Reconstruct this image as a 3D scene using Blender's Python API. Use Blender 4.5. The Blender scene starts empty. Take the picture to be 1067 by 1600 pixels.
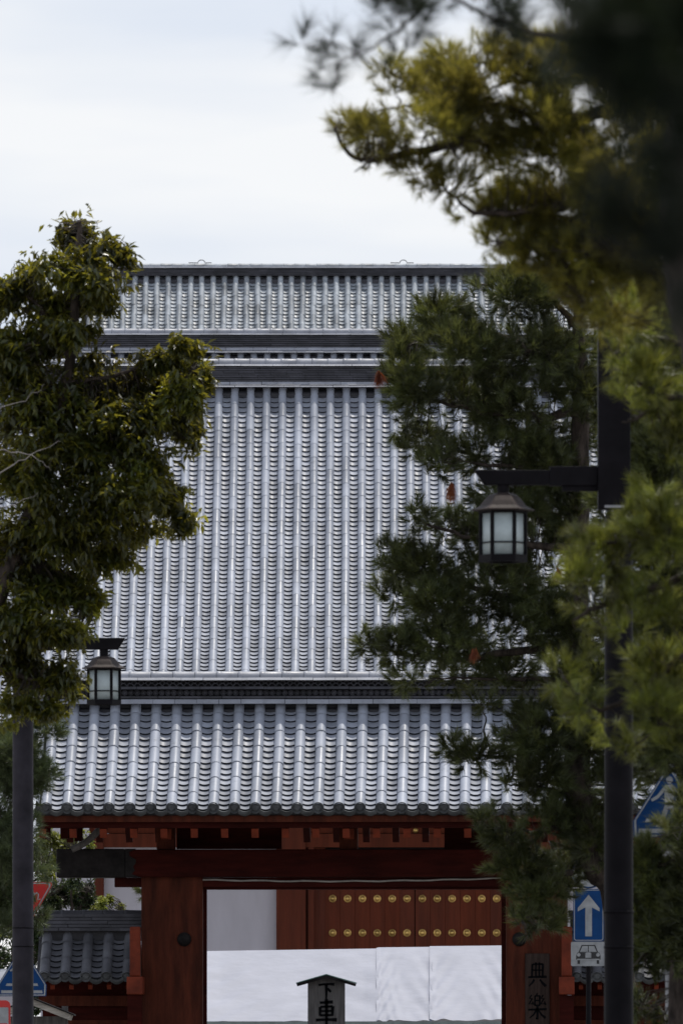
import bpy, bmesh, math, random
import numpy as np
from mathutils import Vector, Matrix

R = math.radians
rnd = random.Random(7)
scene = bpy.context.scene
COL = scene.collection

# ------------------------------------------------------------------ camera
F = 13333.3                     # focal length in photo pixels (1067 x 1600)
VX, VY, EYE = 616.0, 1655.0, 1.6
cam_d = bpy.data.cameras.new('camera')
cam = bpy.data.objects.new('camera', cam_d)
COL.objects.link(cam)
cam.location = (0, 0, EYE)
cam.rotation_euler = (R(90), 0, 0)
cam_d.sensor_width = 36.0
cam_d.lens = 300.0
cam_d.shift_x = -(VX - 533.5) / 1600.0
cam_d.shift_y = (VY - 800.0) / 1600.0
cam_d.clip_start = 0.2
cam_d.clip_end = 4000
cam_d.dof.use_dof = True
cam_d.dof.focus_distance = 132.0
cam_d.dof.aperture_fstop = 8.0
scene.camera = cam

# ------------------------------------------------------------------ light
SUN_EL, SUN_AZ = R(71), R(38)          # azimuth measured from +Y towards +X
sd = bpy.data.lights.new('sun', 'SUN')
sd.energy = 3.4
sd.angle = R(0.6)
sd.color = (1.0, 0.95, 0.87)
so = bpy.data.objects.new('sun', sd)
COL.objects.link(so)
to_sun = Vector((math.sin(SUN_AZ) * math.cos(SUN_EL), math.cos(SUN_AZ) * math.cos(SUN_EL), math.sin(SUN_EL)))
so.rotation_euler = to_sun.to_track_quat('Z', 'Y').to_euler()
so.location = (0, 60, 80)

w = bpy.data.worlds.new('World')
scene.world = w
w.use_nodes = True
nt = w.node_tree
nt.nodes.clear()
wo = nt.nodes.new('ShaderNodeOutputWorld')
sky = nt.nodes.new('ShaderNodeTexSky')
sky.sky_type = 'NISHITA'
sky.sun_disc = False
sky.sun_elevation = SUN_EL
sky.sun_rotation = SUN_AZ
bg1 = nt.nodes.new('ShaderNodeBackground'); bg1.inputs['Strength'].default_value = 0.09
bg2 = nt.nodes.new('ShaderNodeBackground'); bg2.inputs['Strength'].default_value = 1.04
tc = nt.nodes.new('ShaderNodeTexCoord')
mp = nt.nodes.new('ShaderNodeMapping'); mp.inputs['Scale'].default_value = (5.0, 5.0, 26.0)
mp.inputs['Location'].default_value = (0.3, 0.0, 0.45)
nz = nt.nodes.new('ShaderNodeTexNoise'); nz.inputs['Scale'].default_value = 1.0; nz.inputs['Detail'].default_value = 5.0
cr = nt.nodes.new('ShaderNodeValToRGB')
cr.color_ramp.elements[0].position = 0.42; cr.color_ramp.elements[0].color = (0.74, 0.80, 0.92, 1)
cr.color_ramp.elements[1].position = 0.58; cr.color_ramp.elements[1].color = (0.985, 0.985, 1.0, 1)
mixs = nt.nodes.new('ShaderNodeMixShader'); mixs.inputs[0].default_value = 0.86
L = nt.links.new
L(tc.outputs['Generated'], mp.inputs['Vector']); L(mp.outputs[0], nz.inputs['Vector'])
L(nz.outputs['Fac'], cr.inputs[0]); L(cr.outputs[0], bg2.inputs['Color'])
L(sky.outputs[0], bg1.inputs['Color'])
sep = nt.nodes.new('ShaderNodeSeparateXYZ'); L(tc.outputs['Generated'], sep.inputs[0])
thin = nt.nodes.new('ShaderNodeMapRange'); thin.inputs[1].default_value = 0.0; thin.inputs[2].default_value = 1.0
thin.inputs[3].default_value = 0.90; thin.inputs[4].default_value = 0.30          # hazy cloud veil, thinner towards the zenith
L(sep.outputs['Z'], thin.inputs[0]); L(thin.outputs[0], mixs.inputs[0])
L(bg1.outputs[0], mixs.inputs[1]); L(bg2.outputs[0], mixs.inputs[2]); L(mixs.outputs[0], wo.inputs[0])

vs = scene.view_settings
vs.view_transform = 'Standard'; vs.look = 'None'; vs.exposure = 0.0; vs.gamma = 1.0
vs.use_curve_mapping = False
scene.cycles.max_bounces = 6
scene.cycles.transmission_bounces = 4
scene.cycles.caustics_reflective = False
scene.cycles.caustics_refractive = False

# ------------------------------------------------------------------ helpers
def P(px, py, Y):
    """world point that the photograph pixel shows at depth Y"""
    return Vector(((px - VX) / F * Y, Y, EYE + (VY - py) / F * Y))

def tag(o, label=None, cat=None, group=None, kind=None):
    if label: o['label'] = label
    if cat: o['category'] = cat
    if group: o['group'] = group
    if kind: o['kind'] = kind
    return o

def empty(name, loc, rz=0.0):
    o = bpy.data.objects.new(name, None)
    COL.objects.link(o)
    o.location = loc; o.rotation_euler = (0, 0, rz)
    o.empty_display_size = 0.3
    return o

def link(name, me, parent=None, mtx=None):
    o = bpy.data.objects.new(name, me)
    COL.objects.link(o)
    if parent is not None: o.parent = parent
    if mtx is not None: o.matrix_local = mtx
    return o

def np_mesh(name, V, faces, m, smooth=False, m2=None, mi=None):
    """V (n,3); faces list of int arrays (k, 3|4)"""
    me = bpy.data.meshes.new(name)
    V = np.asarray(V, dtype=np.float32).reshape(-1, 3)
    me.vertices.add(len(V)); me.vertices.foreach_set('co', V.ravel())
    faces = [np.asarray(f, dtype=np.int32) for f in faces if len(f)]
    loops = np.concatenate([f.ravel() for f in faces])
    tot = np.concatenate([np.full(len(f), f.shape[1], dtype=np.int32) for f in faces])
    st = np.concatenate([[0], np.cumsum(tot)[:-1]]).astype(np.int32)
    me.loops.add(len(loops)); me.loops.foreach_set('vertex_index', loops)
    me.polygons.add(len(tot)); me.polygons.foreach_set('loop_start', st)
    if smooth: me.polygons.foreach_set('use_smooth', np.ones(len(tot), dtype=bool))
    me.materials.append(m)
    if m2 is not None:
        me.materials.append(m2); me.polygons.foreach_set('material_index', np.asarray(mi, dtype=np.int32))
    me.update(calc_edges=True)
    return me

class MB:
    def __init__(self): self.v = []; self.f = []; self.s = []
    def add(self, verts, faces, smooth=False):
        n = len(self.v)
        self.v += [tuple(p) for p in verts]
        for f in faces:
            self.f.append([n + i for i in f]); self.s.append(smooth)
    def box(self, c, size, rot=None, taper=1.0):
        sx, sy, sz = [a / 2 for a in size]
        vs_ = []
        for z in (-1, 1):
            t = taper if z > 0 else 1
            for y in (-1, 1):
                for x in (-1, 1):
                    p = Vector((x * sx * t, y * sy * t, z * sz))
                    if rot is not None: p = rot @ p
                    vs_.append(Vector(c) + p)
        self.add(vs_, [(0, 2, 3, 1), (4, 5, 7, 6), (0, 1, 5, 4), (2, 6, 7, 3), (1, 3, 7, 5), (0, 4, 6, 2)])
        return self
    def b2(self, x0, x1, y0, y1, z0, z1):
        return self.box(((x0 + x1) / 2, (y0 + y1) / 2, (z0 + z1) / 2), (x1 - x0, y1 - y0, z1 - z0))
    def tube(self, pts, radii, sides=8, cap=True, jitter=0.0, rr=None):
        pts = [Vector(p) for p in pts]
        rings = []
        for i, p in enumerate(pts):
            a = pts[max(i - 1, 0)]; b = pts[min(i + 1, len(pts) - 1)]
            t = (b - a).normalized()
            u = t.cross(Vector((0.31, 0.2, 0.93)))
            if u.length < 0.05: u = t.cross(Vector((1, 0, 0)))
            u.normalize(); v = t.cross(u)
            ring = []
            for k in range(sides):
                an = 2 * math.pi * k / sides
                r = radii[i] * (1 + (rr.uniform(-jitter, jitter) if jitter else 0))
                ring.append(p + (u * math.cos(an) + v * math.sin(an)) * r)
            rings.append(ring)
        V = [q for r in rings for q in r]; Fc = []
        for i in range(len(rings) - 1):
            for k in range(sides):
                k2 = (k + 1) % sides
                Fc.append((i * sides + k, i * sides + k2, (i + 1) * sides + k2, (i + 1) * sides + k))
        self.add(V, Fc, True)
        if cap:
            self.add(rings[0], [tuple(reversed(range(sides)))]); self.add(rings[-1], [tuple(range(sides))])
        return self
    def prism(self, pts, y0, y1):
        """polygon in (x,z) counter-clockwise, extruded from y0 (front) to y1 (back)"""
        n = len(pts)
        V = [(x, y0, z) for x, z in pts] + [(x, y1, z) for x, z in pts]
        Fc = [tuple(range(n)), tuple(reversed(range(n, 2 * n)))]
        for i in range(n):
            j = (i + 1) % n
            Fc.append((i, n + i, n + j, j))
        self.add(V, Fc)
        return self
    def lathe(self, prof, sides=16, c=(0, 0, 0), rot=0.0):
        """profile of (r, z)"""
        V = []
        for r, z in prof:
            for k in range(sides):
                a = rot + 2 * math.pi * k / sides
                V.append((c[0] + r * math.cos(a), c[1] + r * math.sin(a), c[2] + z))
        Fc = []
        for i in range(len(prof) - 1):
            for k in range(sides):
                k2 = (k + 1) % sides
                Fc.append((i * sides + k, i * sides + k2, (i + 1) * sides + k2, (i + 1) * sides + k))
        self.add(V, Fc, sides > 8)
        return self
    def mesh(self, name, m):
        me = bpy.data.meshes.new(name)
        me.from_pydata(self.v, [], self.f)
        me.polygons.foreach_set('use_smooth', self.s)
        me.materials.append(m)
        bm = bmesh.new(); bm.from_mesh(me)
        bmesh.ops.recalc_face_normals(bm, faces=bm.faces)
        bm.to_mesh(me); bm.free()
        me.update()
        return me
    def build(self, name, m, parent=None, loc=None, rot=None):
        o = link(name, self.mesh(name, m), parent)
        if loc is not None: o.location = loc
        if rot is not None: o.rotation_euler = rot
        return o

def bevel(o, wdt=0.01, seg=2):
    md = o.modifiers.new('bevel', 'BEVEL'); md.width = wdt; md.segments = seg; md.limit_method = 'ANGLE'
    return o

# ------------------------------------------------------------------ materials
def material(name, base, rough=0.6, var=0.25, scale=3.0, bump=0.0, bscale=40.0, spec=0.5, metal=0.0,
             dark=None, stretch=(1, 1, 1), per_piece=0.0, stain=0.0, coat=0.0):
    m = bpy.data.materials.new(name); m.use_nodes = True
    n = m.node_tree.nodes; l = m.node_tree.links.new
    b = n['Principled BSDF']
    b.inputs['Roughness'].default_value = rough
    b.inputs['Specular IOR Level'].default_value = spec
    b.inputs['Metallic'].default_value = metal
    if coat: b.inputs['Coat Weight'].default_value = coat
    geo = n.new('ShaderNodeNewGeometry')
    mpp = n.new('ShaderNodeMapping'); mpp.inputs['Scale'].default_value = stretch
    l(geo.outputs['Position'], mpp.inputs['Vector'])
    t = n.new('ShaderNodeTexNoise'); t.inputs['Scale'].default_value = scale; t.inputs['Detail'].default_value = 6
    t.inputs['Roughness'].default_value = 0.62
    l(mpp.outputs[0], t.inputs['Vector'])
    mx = n.new('ShaderNodeMix'); mx.data_type = 'RGBA'
    d = dark if dark else tuple(c * (1 - var * 1.6) for c in base)
    hi = tuple(min(1, c * (1 + var)) for c in base)
    mx.inputs[6].default_value = (*d, 1); mx.inputs[7].default_value = (*hi, 1)
    rg = n.new('ShaderNodeMapRange'); rg.inputs[1].default_value = 0.3; rg.inputs[2].default_value = 0.7
    l(t.outputs['Fac'], rg.inputs[0]); l(rg.outputs[0], mx.inputs[0])
    out = mx.outputs[2]
    if per_piece:
        oi = n.new('ShaderNodeObjectInfo')
        ad = n.new('ShaderNodeMath'); ad.operation = 'ADD'
        fr = n.new('ShaderNodeMath'); fr.operation = 'FRACT'
        l(oi.outputs['Random'], ad.inputs[0]); l(geo.outputs['Random Per Island'], ad.inputs[1]); l(ad.outputs[0], fr.inputs[0])
        mr = n.new('ShaderNodeMapRange'); mr.inputs[3].default_value = 1 - per_piece; mr.inputs[4].default_value = 1 + per_piece
        l(fr.outputs[0], mr.inputs[0])
        hs = n.new('ShaderNodeHueSaturation'); l(mr.outputs[0], hs.inputs['Value']); l(out, hs.inputs['Color'])
        out = hs.outputs[0]
        rm = n.new('ShaderNodeMapRange'); rm.inputs[3].default_value = max(0.05, rough - 0.08); rm.inputs[4].default_value = rough + 0.12
        l(fr.outputs[0], rm.inputs[0]); l(rm.outputs[0], b.inputs['Roughness'])
    if stain:
        t2 = n.new('ShaderNodeTexNoise'); t2.inputs['Scale'].default_value = 7.0; t2.inputs['Detail'].default_value = 8
        t2.inputs['Roughness'].default_value = 0.75
        l(geo.outputs['Position'], t2.inputs['Vector'])
        r2 = n.new('ShaderNodeMapRange'); r2.inputs[1].default_value = 0.58; r2.inputs[2].default_value = 0.72; r2.inputs[4].default_value = stain
        l(t2.outputs['Fac'], r2.inputs[0])
        m2 = n.new('ShaderNodeMix'); m2.data_type = 'RGBA'; m2.inputs[7].default_value = (base[0] * .38, base[1] * .38, base[2] * .34, 1)
        l(r2.outputs[0], m2.inputs[0]); l(out, m2.inputs[6]); out = m2.outputs[2]
    l(out, b.inputs['Base Color'])
    if bump:
        t3 = n.new('ShaderNodeTexNoise'); t3.inputs['Scale'].default_value = bscale; t3.inputs['Detail'].default_value = 5
        l(mpp.outputs[0], t3.inputs['Vector'])
        bp = n.new('ShaderNodeBump'); bp.inputs['Strength'].default_value = bump; bp.inputs['Distance'].default_value = 0.02
        l(t3.outputs['Fac'], bp.inputs['Height']); l(bp.outputs[0], b.inputs['Normal'])
    return m

def leaf_material(name, base, trans, tmix=0.45, rough=0.45, var=0.35, scale=1.6, tips=None, spec=0.4):
    m = bpy.data.materials.new(name); m.use_nodes = True
    n = m.node_tree.nodes; l = m.node_tree.links.new
    b = n['Principled BSDF']; b.inputs['Roughness'].default_value = rough; b.inputs['Specular IOR Level'].default_value = spec
    geo = n.new('ShaderNodeNewGeometry')
    t = n.new('ShaderNodeTexNoise'); t.inputs['Scale'].default_value = scale; t.inputs['Detail'].default_value = 3
    l(geo.outputs['Position'], t.inputs['Vector'])
    rg = n.new('ShaderNodeMapRange'); rg.inputs[1].default_value = 0.33; rg.inputs[2].default_value = 0.67
    rg.inputs[3].default_value = 1 - var; rg.inputs[4].default_value = 1 + var
    l(t.outputs['Fac'], rg.inputs[0])
    mr = n.new('ShaderNodeMapRange'); mr.inputs[3].default_value = 0.72; mr.inputs[4].default_value = 1.28
    l(geo.outputs['Random Per Island'], mr.inputs[0])
    mul = n.new('ShaderNodeMath'); mul.operation = 'MULTIPLY'; l(rg.outputs[0], mul.inputs[0]); l(mr.outputs[0], mul.inputs[1])
    hue = n.new('ShaderNodeMapRange'); hue.inputs[3].default_value = 0.475; hue.inputs[4].default_value = 0.52
    l(t.outputs['Fac'], hue.inputs[0])
    def colour(c):
        hs = n.new('ShaderNodeHueSaturation'); hs.inputs['Color'].default_value = (*c, 1)
        l(mul.outputs[0], hs.inputs['Value']); l(hue.outputs[0], hs.inputs['Hue'])
        return hs.outputs[0]
    l(colour(base), b.inputs['Base Color'])
    tr = n.new('ShaderNodeBsdfTranslucent'); l(colour(trans), tr.inputs['Color'])
    ms = n.new('ShaderNodeMixShader'); ms.inputs[0].default_value = tmix
    l(b.outputs[0], ms.inputs[1]); l(tr.outputs[0], ms.inputs[2]); l(ms.outputs[0], n['Material Output'].inputs[0])
    return m

M = {}
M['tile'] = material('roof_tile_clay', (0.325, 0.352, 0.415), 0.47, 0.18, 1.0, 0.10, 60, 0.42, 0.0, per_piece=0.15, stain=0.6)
M['tile_pan'] = material('roof_pan_clay', (0.29, 0.31, 0.36), 0.5, 0.26, 1.6, 0.10, 60, 0.38, 0.0, per_piece=0.22, stain=0.4)
M['tile_old'] = material('weathered_tile_clay', (0.31, 0.34, 0.375), 0.5, 0.30, 2.2, 0.15, 60, 0.5, 0.0, per_piece=0.25, stain=0.8)
M['tile_edge'] = material('shaded_tile_edge', (0.022, 0.023, 0.027), 0.8, 0.3, 4, 0.1, 60, 0.1)  # near-black front edges: shade between the tile rows put into the colour
M['tile_wing'] = material('shaded_wing_tile', (0.115, 0.118, 0.135), 0.6, 0.3, 2.2, 0.15, 60, 0.35, per_piece=0.2, stain=0.6)  # darker copy of the tile clay, shade on the wing roofs painted in
M['ridge_tile'] = material('ridge_tile_clay', (0.052, 0.052, 0.062), 0.6, 0.3, 2.5, 0.15, 60, 0.3, 0.0, per_piece=0.3, stain=0.3)
M['ridge_pale'] = material('pale_ridge_clay', (0.30, 0.315, 0.36), 0.48, 0.2, 2.0, 0.1, 60, 0.5, 0.0, per_piece=0.1, stain=0.4)
M['ridge_core'] = material('ridge_mortar', (0.035, 0.035, 0.04), 0.9, 0.3, 6)
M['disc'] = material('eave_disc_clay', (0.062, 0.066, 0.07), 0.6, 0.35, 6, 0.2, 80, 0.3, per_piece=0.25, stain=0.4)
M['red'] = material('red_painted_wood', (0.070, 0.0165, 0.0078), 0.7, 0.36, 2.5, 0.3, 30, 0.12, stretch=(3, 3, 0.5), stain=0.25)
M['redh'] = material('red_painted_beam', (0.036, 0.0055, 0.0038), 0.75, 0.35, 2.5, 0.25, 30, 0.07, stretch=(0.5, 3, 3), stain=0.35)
M['redhall'] = material('red_hall_wood', (0.118, 0.0250, 0.0105), 0.65, 0.2, 2.0, 0.08, 30, 0.2, stretch=(4, 3, 0.4), per_piece=0.10)
M['red_lit'] = material('bounce_lit_red_wood', (0.155, 0.026, 0.010), 0.65, 0.25, 6, 0.1, 40, 0.2)  # brighter copy of the red wood, reflected light put into the colour
M['blackmetal'] = material('black_beam_cap', (0.017, 0.015, 0.015), 0.6, 0.4, 5, 0.1, 30, 0.08)
M['plaster'] = material('white_plaster', (0.55, 0.53, 0.585), 0.85, 0.07, 0.9, 0.05, 50, 0.15, stretch=(2.2, 1, 0.6))
M['gold'] = material('gilded_brass', (0.80, 0.54, 0.18), 0.40, 0.2, 14, 0.1, 60, 0.5, 0.75, per_piece=0.22, stain=0.4)
M['canvas'] = material('white_tent_canvas', (0.405, 0.42, 0.49), 0.65, 0.06, 1.5, 0.40, 4, 0.35, stretch=(1.2, 2.2, 2.2))
M['valance'] = material('shaded_valance', (0.30, 0.36, 0.36), 0.6, 0.15, 4, 0.1, 20, 0.3)  # tent cloth hanging in shadow, its shade put into this colour
M['lampmetal'] = material('dark_lamp_metal', (0.0085, 0.0075, 0.0095), 0.6, 0.25, 4, 0.05, 60, 0.08)
M['lampmetal_lit'] = material('lit_lamp_metal', (0.034, 0.031, 0.039), 0.6, 0.25, 4, 0.05, 60, 0.10)  # paler copy of the lamp metal, daylight on the left pole painted in
M['copper'] = material('brown_copper_cap', (0.040, 0.029, 0.026), 0.6, 0.3, 8, 0.1, 60, 0.2)
M['pane'] = material('frosted_pane', (0.46, 0.53, 0.54), 0.4, 0.14, 5, 0, 40, 0.5)
M['steel'] = material('galvanised_steel', (0.30, 0.30, 0.32), 0.45, 0.2, 8, 0, 40, 0.5, 0.4)
M['blue'] = material('sign_blue', (0.0035, 0.044, 0.155), 0.5, 0.14, 6, 0, 40, 0.15)
M['white'] = material('sign_white', (0.32, 0.33, 0.34), 0.55, 0.16, 9, 0, 40, 0.15)
M['redsign'] = material('sign_red', (0.50, 0.02, 0.018), 0.38, 0.12, 6, 0, 40, 0.5)
M['black'] = material('sign_black', (0.018, 0.018, 0.02), 0.5, 0.2, 6)
M['ink'] = material('brush_ink', (0.006, 0.006, 0.007), 0.8, 0.3, 20, spec=0.03)
M['greywood'] = material('weathered_grey_wood', (0.105, 0.098, 0.095), 0.8, 0.3, 5, 0.25, 30, 0.2, stretch=(6, 6, 0.5), stain=0.3)
M['plaque'] = material('dark_plaque_wood', (0.042, 0.029, 0.025), 0.8, 0.3, 5, 0.2, 30, 0.08, stretch=(6, 6, 0.5))
M['patina'] = material('green_patina_copper', (0.10, 0.20, 0.165), 0.55, 0.3, 9, 0.1, 40, 0.4)
M['palewood'] = material('pale_bare_wood', (0.34, 0.31, 0.27), 0.7, 0.3, 6, 0.2, 40, 0.3, stretch=(0.6, 4, 4))
M['rope'] = material('pale_cable_sheath', (0.26, 0.24, 0.22), 0.6, 0.2, 8)
M['bark'] = material('pine_bark', (0.055, 0.043, 0.036), 0.9, 0.5, 6, 0.9, 14, 0.2, stretch=(2.2, 2.2, 0.8))
M['twig'] = material('thin_twig', (0.045, 0.034, 0.026), 0.85, 0.3, 8)
M['paletwig'] = material('pale_bare_twig', (0.26, 0.235, 0.22), 0.8, 0.3, 8)
M['asphalt'] = material('asphalt', (0.055, 0.055, 0.058), 0.85, 0.3, 3, 0.4, 80, 0.3)
M['gravel'] = material('pale_gravel', (0.26, 0.245, 0.225), 0.9, 0.25, 4, 0.5, 60, 0.2)
M['stone'] = material('granite', (0.28, 0.275, 0.27), 0.8, 0.2, 8, 0.3, 60, 0.3)
M['needle_dark'] = leaf_material('dark_pine_needles', (0.050, 0.062, 0.027), (0.17, 0.185, 0.04), 0.34, 0.38, 0.55, 2.4)
M['needle_gold'] = leaf_material('olive_pine_needles', (0.075, 0.080, 0.020), (0.46, 0.40, 0.06), 0.42, 0.42, 0.45, 2.6)
M['needle_green'] = leaf_material('bright_pine_needles', (0.072, 0.092, 0.022), (0.40, 0.41, 0.055), 0.34, 0.36, 0.65, 3.6)
M['needle_black'] = leaf_material('blackish_pine_needles', (0.014, 0.022, 0.012), (0.035, 0.045, 0.014), 0.22, 0.5, 0.3, 4.0)
M['needle_pale'] = leaf_material('young_pine_needles', (0.07, 0.095, 0.045), (0.16, 0.19, 0.06), 0.32, 0.45, 0.35, 3.0)
M['dead'] = leaf_material('dead_rust_needles', (0.20, 0.060, 0.022), (0.30, 0.085, 0.02), 0.35, 0.6, 0.3, 4.0)
M['leaf'] = leaf_material('dark_glossy_leaves', (0.030, 0.041, 0.010), (0.38, 0.345, 0.032), 0.36, 0.30, 0.5, 1.6, spec=0.5)
M['leaf_bright'] = leaf_material('bright_shrub_leaves', (0.10, 0.125, 0.03), (0.34, 0.36, 0.06), 0.42, 0.4, 0.4, 2.0)
M['leaf_hedge'] = leaf_material('deep_green_leaves', (0.022, 0.038, 0.016), (0.08, 0.11, 0.025), 0.3, 0.4, 0.4, 2.0)

# ------------------------------------------------------------------ ground
def sheet(name, x0, x1, y0, y1, z, m, n=1):
    o = link(name, np_mesh(name, [(x0, y0, z), (x1, y0, z), (x1, y1, z), (x0, y1, z)], [[(0, 1, 2, 3)]], m))
    o['kind'] = 'structure'
    return o
sheet('ground', -1500, 1500, -300, 3000, 0.0, M['gravel'])
sheet('road', -3.6, 3.2, -60, 113, 0.004, M['asphalt'])
for nm, x0, x1 in (('pavement', -7.2, -3.78), ('pavement', 3.38, 7.0)):
    o = MB().b2(x0, x1, -60, 113, -0.05, 0.12).build(nm, M['stone']); o['kind'] = 'structure'
for nm, x0, x1 in (('kerb', -3.78, -3.6), ('kerb', 3.2, 3.38)):
    o = bevel(MB().b2(x0, x1, -60, 113, -0.05, 0.14).build(nm, M['stone']), 0.02); o['kind'] = 'structure'

# ------------------------------------------------------------------ tile pieces
def quadgrid(nu, nv, off=0):
    f = []
    for j in range(nv - 1):
        for i in range(nu - 1):
            a = off + j * nu + i
            f.append((a, a + 1, a + nu + 1, a + nu))
    return f

def piece(name, V, Fq, m, smooth, m2=None, mi=None):
    return dict(m2=m2, mi=mi, name=name, V=np.array(V, dtype=np.float32), F=np.array(Fq, dtype=np.int32), m=m, smooth=smooth,
                me=np_mesh(name, V, [Fq], m, smooth, m2, mi))

def round_tile_piece(r, ln, m, name='round_tile', seg=10):
    V = []
    for s, k in ((0, 1.0), (0.008, 1.007), (0.026, 1.007), (0.030, 1.0), (ln * 0.6, 0.992), (ln, 0.983)):
        for i in range(seg + 1):
            a = math.pi * (1.08 - 1.16 * i / seg)
            V.append((r * k * math.cos(a), s, r * k * math.sin(a)))
    return piece(name, V, quadgrid(seg + 1, 6), m, True)

def pan_tile_piece(wd, ln, sag, th, m, name='pan_tile', seg=6):
    V = []
    def row(y, dz):
        for i in range(seg + 1):
            u = 2 * i / seg - 1
            V.append((u * wd / 2, y, dz + sag * (u * u - 1)))
    row(0.003, -th); row(0, 0.0); row(ln, -0.004)
    Fq = quadgrid(seg + 1, 2) 
    # separate verts for a crisp lower edge
    n = len(V)
    row(0, 0.0)
    Fq = [tuple(q) for q in quadgrid(seg + 1, 2)]
    V2 = V[:2 * (seg + 1)] + V[3 * (seg + 1):4 * (seg + 1)] + V[2 * (seg + 1):3 * (seg + 1)]
    Fq += quadgrid(seg + 1, 2, 2 * (seg + 1))
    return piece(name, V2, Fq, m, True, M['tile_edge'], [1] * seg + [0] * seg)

def disc_piece(r, m, name='eave_disc', seg=16):
    """round end tile, its axis along -y, with a raised rim and boss"""
    V = []; prof = [(r * 0.98, 0.10), (r, 0.0), (r * 0.86, -0.004), (r * 0.82, 0.010), (r * 0.55, 0.010), (r * 0.48, 0.0), (r * 0.28, 0.0), (0.001, 0.004)]
    for rr_, y in prof:
        for k in range(seg + 1):
            a = 2 * math.pi * k / seg
            V.append((rr_ * math.cos(a), y, rr_ * math.sin(a)))
    return piece(name, V, quadgrid(seg + 1, len(prof)), m, False)

def eave_tile_piece(wd, sag, drop, m, seg=6):
    V = []
    for y, dz in ((0.16, 0.0), (0.0, 0.0)):
        for i in range(seg + 1):
            u = 2 * i / seg - 1; V.append((u * wd / 2, y, dz + sag * (u * u - 1)))
    for y, dz in ((0.0, 0.0), (-0.004, -drop), (0.02, -drop)):
        for i in range(seg + 1):
            u = 2 * i / seg - 1; V.append((u * wd / 2, y, dz + sag * (u * u - 1)))
    return piece('eave_tile', V, quadgrid(seg + 1, 2) + quadgrid(seg + 1, 3, 2 * (seg + 1)), m, True)

def box_piece(name, sx, sy, sz, m, tilt=0.0):
    """long side x, front face at y=0 (leaning back by tilt at the top), bottom at z=0"""
    x = sx / 2
    pr = [(0, 0), (tilt, sz), (sy + tilt, sz), (sy + tilt, 0)]
    V = []; Fq = []
    for i in range(4):                                   # crisp: every face has its own corners
        a, b_ = pr[i], pr[(i + 1) % 4]
        o = len(V)
        V += [(-x, a[0], a[1]), (x, a[0], a[1]), (x, b_[0], b_[1]), (-x, b_[0], b_[1])]; Fq.append((o, o + 1, o + 2, o + 3))
    for sgn in (-1, 1):
        o = len(V); V += [(sgn * x, p[0], p[1]) for p in pr]; Fq.append((o, o + 1, o + 2, o + 3))
    return piece(name, V, Fq, m, False)

def half_round_x(name, r, ln, m, seg=8):
    """cap tile lying along x"""
    V = []
    for s, k in ((-ln / 2, 1.0), (-ln / 2 + 0.012, 1.05), (-ln / 2 + 0.05, 1.05), (-ln / 2 + 0.055, 1.0), (ln / 2, 0.97)):
        for i in range(seg + 1):
            a = math.pi * (1.12 - 1.24 * i / seg)
            V.append((s, -r * k * math.cos(a) * -1, r * k * math.sin(a)))
    return piece(name, V, quadgrid(seg + 1, 5), m, True)

def arch_piece(name, r, m, seg=8):
    V = []
    for (rr_, y) in ((r * 0.66, 0.02), (r * 0.68, -0.012), (r * 0.98, -0.012), (r, 0.02)):
        for i in range(seg + 1):
            a = math.pi * (1 - i / seg); V.append((rr_ * math.cos(a), y, rr_ * math.sin(a)))
    return piece(name, V, quadgrid(seg + 1, 4), m, False)

def field(parent, pc, mats, limit=300, score=None, rest_name=None):
    """first `limit` pieces (largest in view first) as objects of their own, the rest joined as stuff"""
    idx = list(range(len(mats)))
    if score is not None: idx.sort(key=lambda i: score[i])
    for i in idx[:limit]:
        link(pc['name'], pc['me'], parent, mats[i])
    rest = idx[limit:]
    if rest:
        A = np.array([[list(r_) for r_ in mats[i]] for i in rest], dtype=np.float32)
        V = np.einsum('tij,nj->tni', A[:, :3, :3], pc['V']) + A[:, None, :3, 3]
        n = len(pc['V'])
        Fq = (pc['F'][None] + (np.arange(len(rest)) * n)[:, None, None]).reshape(-1, pc['F'].shape[1])
        o = link(rest_name or (pc['name'] + '_field'), np_mesh(pc['name'], V.reshape(-1, 3), [Fq], pc['m'], pc['smooth'], pc['m2'], None if pc['mi'] is None else np.tile(pc['mi'], len(rest))), parent)
        o['kind'] = 'stuff'

class Profile:
    """concave roof line: angle grows evenly from th0 at the eave to th1 at the ridge"""
    def __init__(self, y0, z0, th0, th1, Ln, n=200):
        self.L = Ln; self.n = n; self.th0 = th0; self.th1 = th1
        ys, zs = [y0], [z0]; ds = Ln / n
        for i in range(n):
            a = th0 + (th1 - th0) * (i + 0.5) / n
            ys.append(ys[-1] + math.cos(a) * ds); zs.append(zs[-1] + math.sin(a) * ds)
        self.ys, self.zs = ys, zs
    def at(self, s):
        if s <= 0:
            return self.ys[0] + s * math.cos(self.th0), self.zs[0] + s * math.sin(self.th0), self.th0
        u = min(s / self.L, 1) * self.n; i = min(int(u), self.n - 1); t = u - i
        return (self.ys[i] * (1 - t) + self.ys[i + 1] * t, self.zs[i] * (1 - t) + self.zs[i + 1] * t,
                self.th0 + (self.th1 - self.th0) * min(s / self.L, 1))

def slope_mat(x, pf, s, lift=0.0, jit=0.0, rr=None, tilt=0.0):
    y, z, a = pf.at(s)
    y -= math.sin(a) * lift; z += math.cos(a) * lift
    m = Matrix.Translation((x, y, z)) @ Matrix.Rotation(a + tilt, 4, 'X')
    if jit:
        m = m @ Matrix.Translation((rr.gauss(0, 1) * jit, rr.gauss(0, 1) * jit, rr.gauss(0, 1) * jit * 0.5)) @ \
            Matrix.Rotation(rr.gauss(0, 1) * jit * 2.2, 4, 'Z') @ Matrix.Rotation(rr.gauss(0, 1) * jit * 3, 4, 'Y')
    return m

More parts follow.
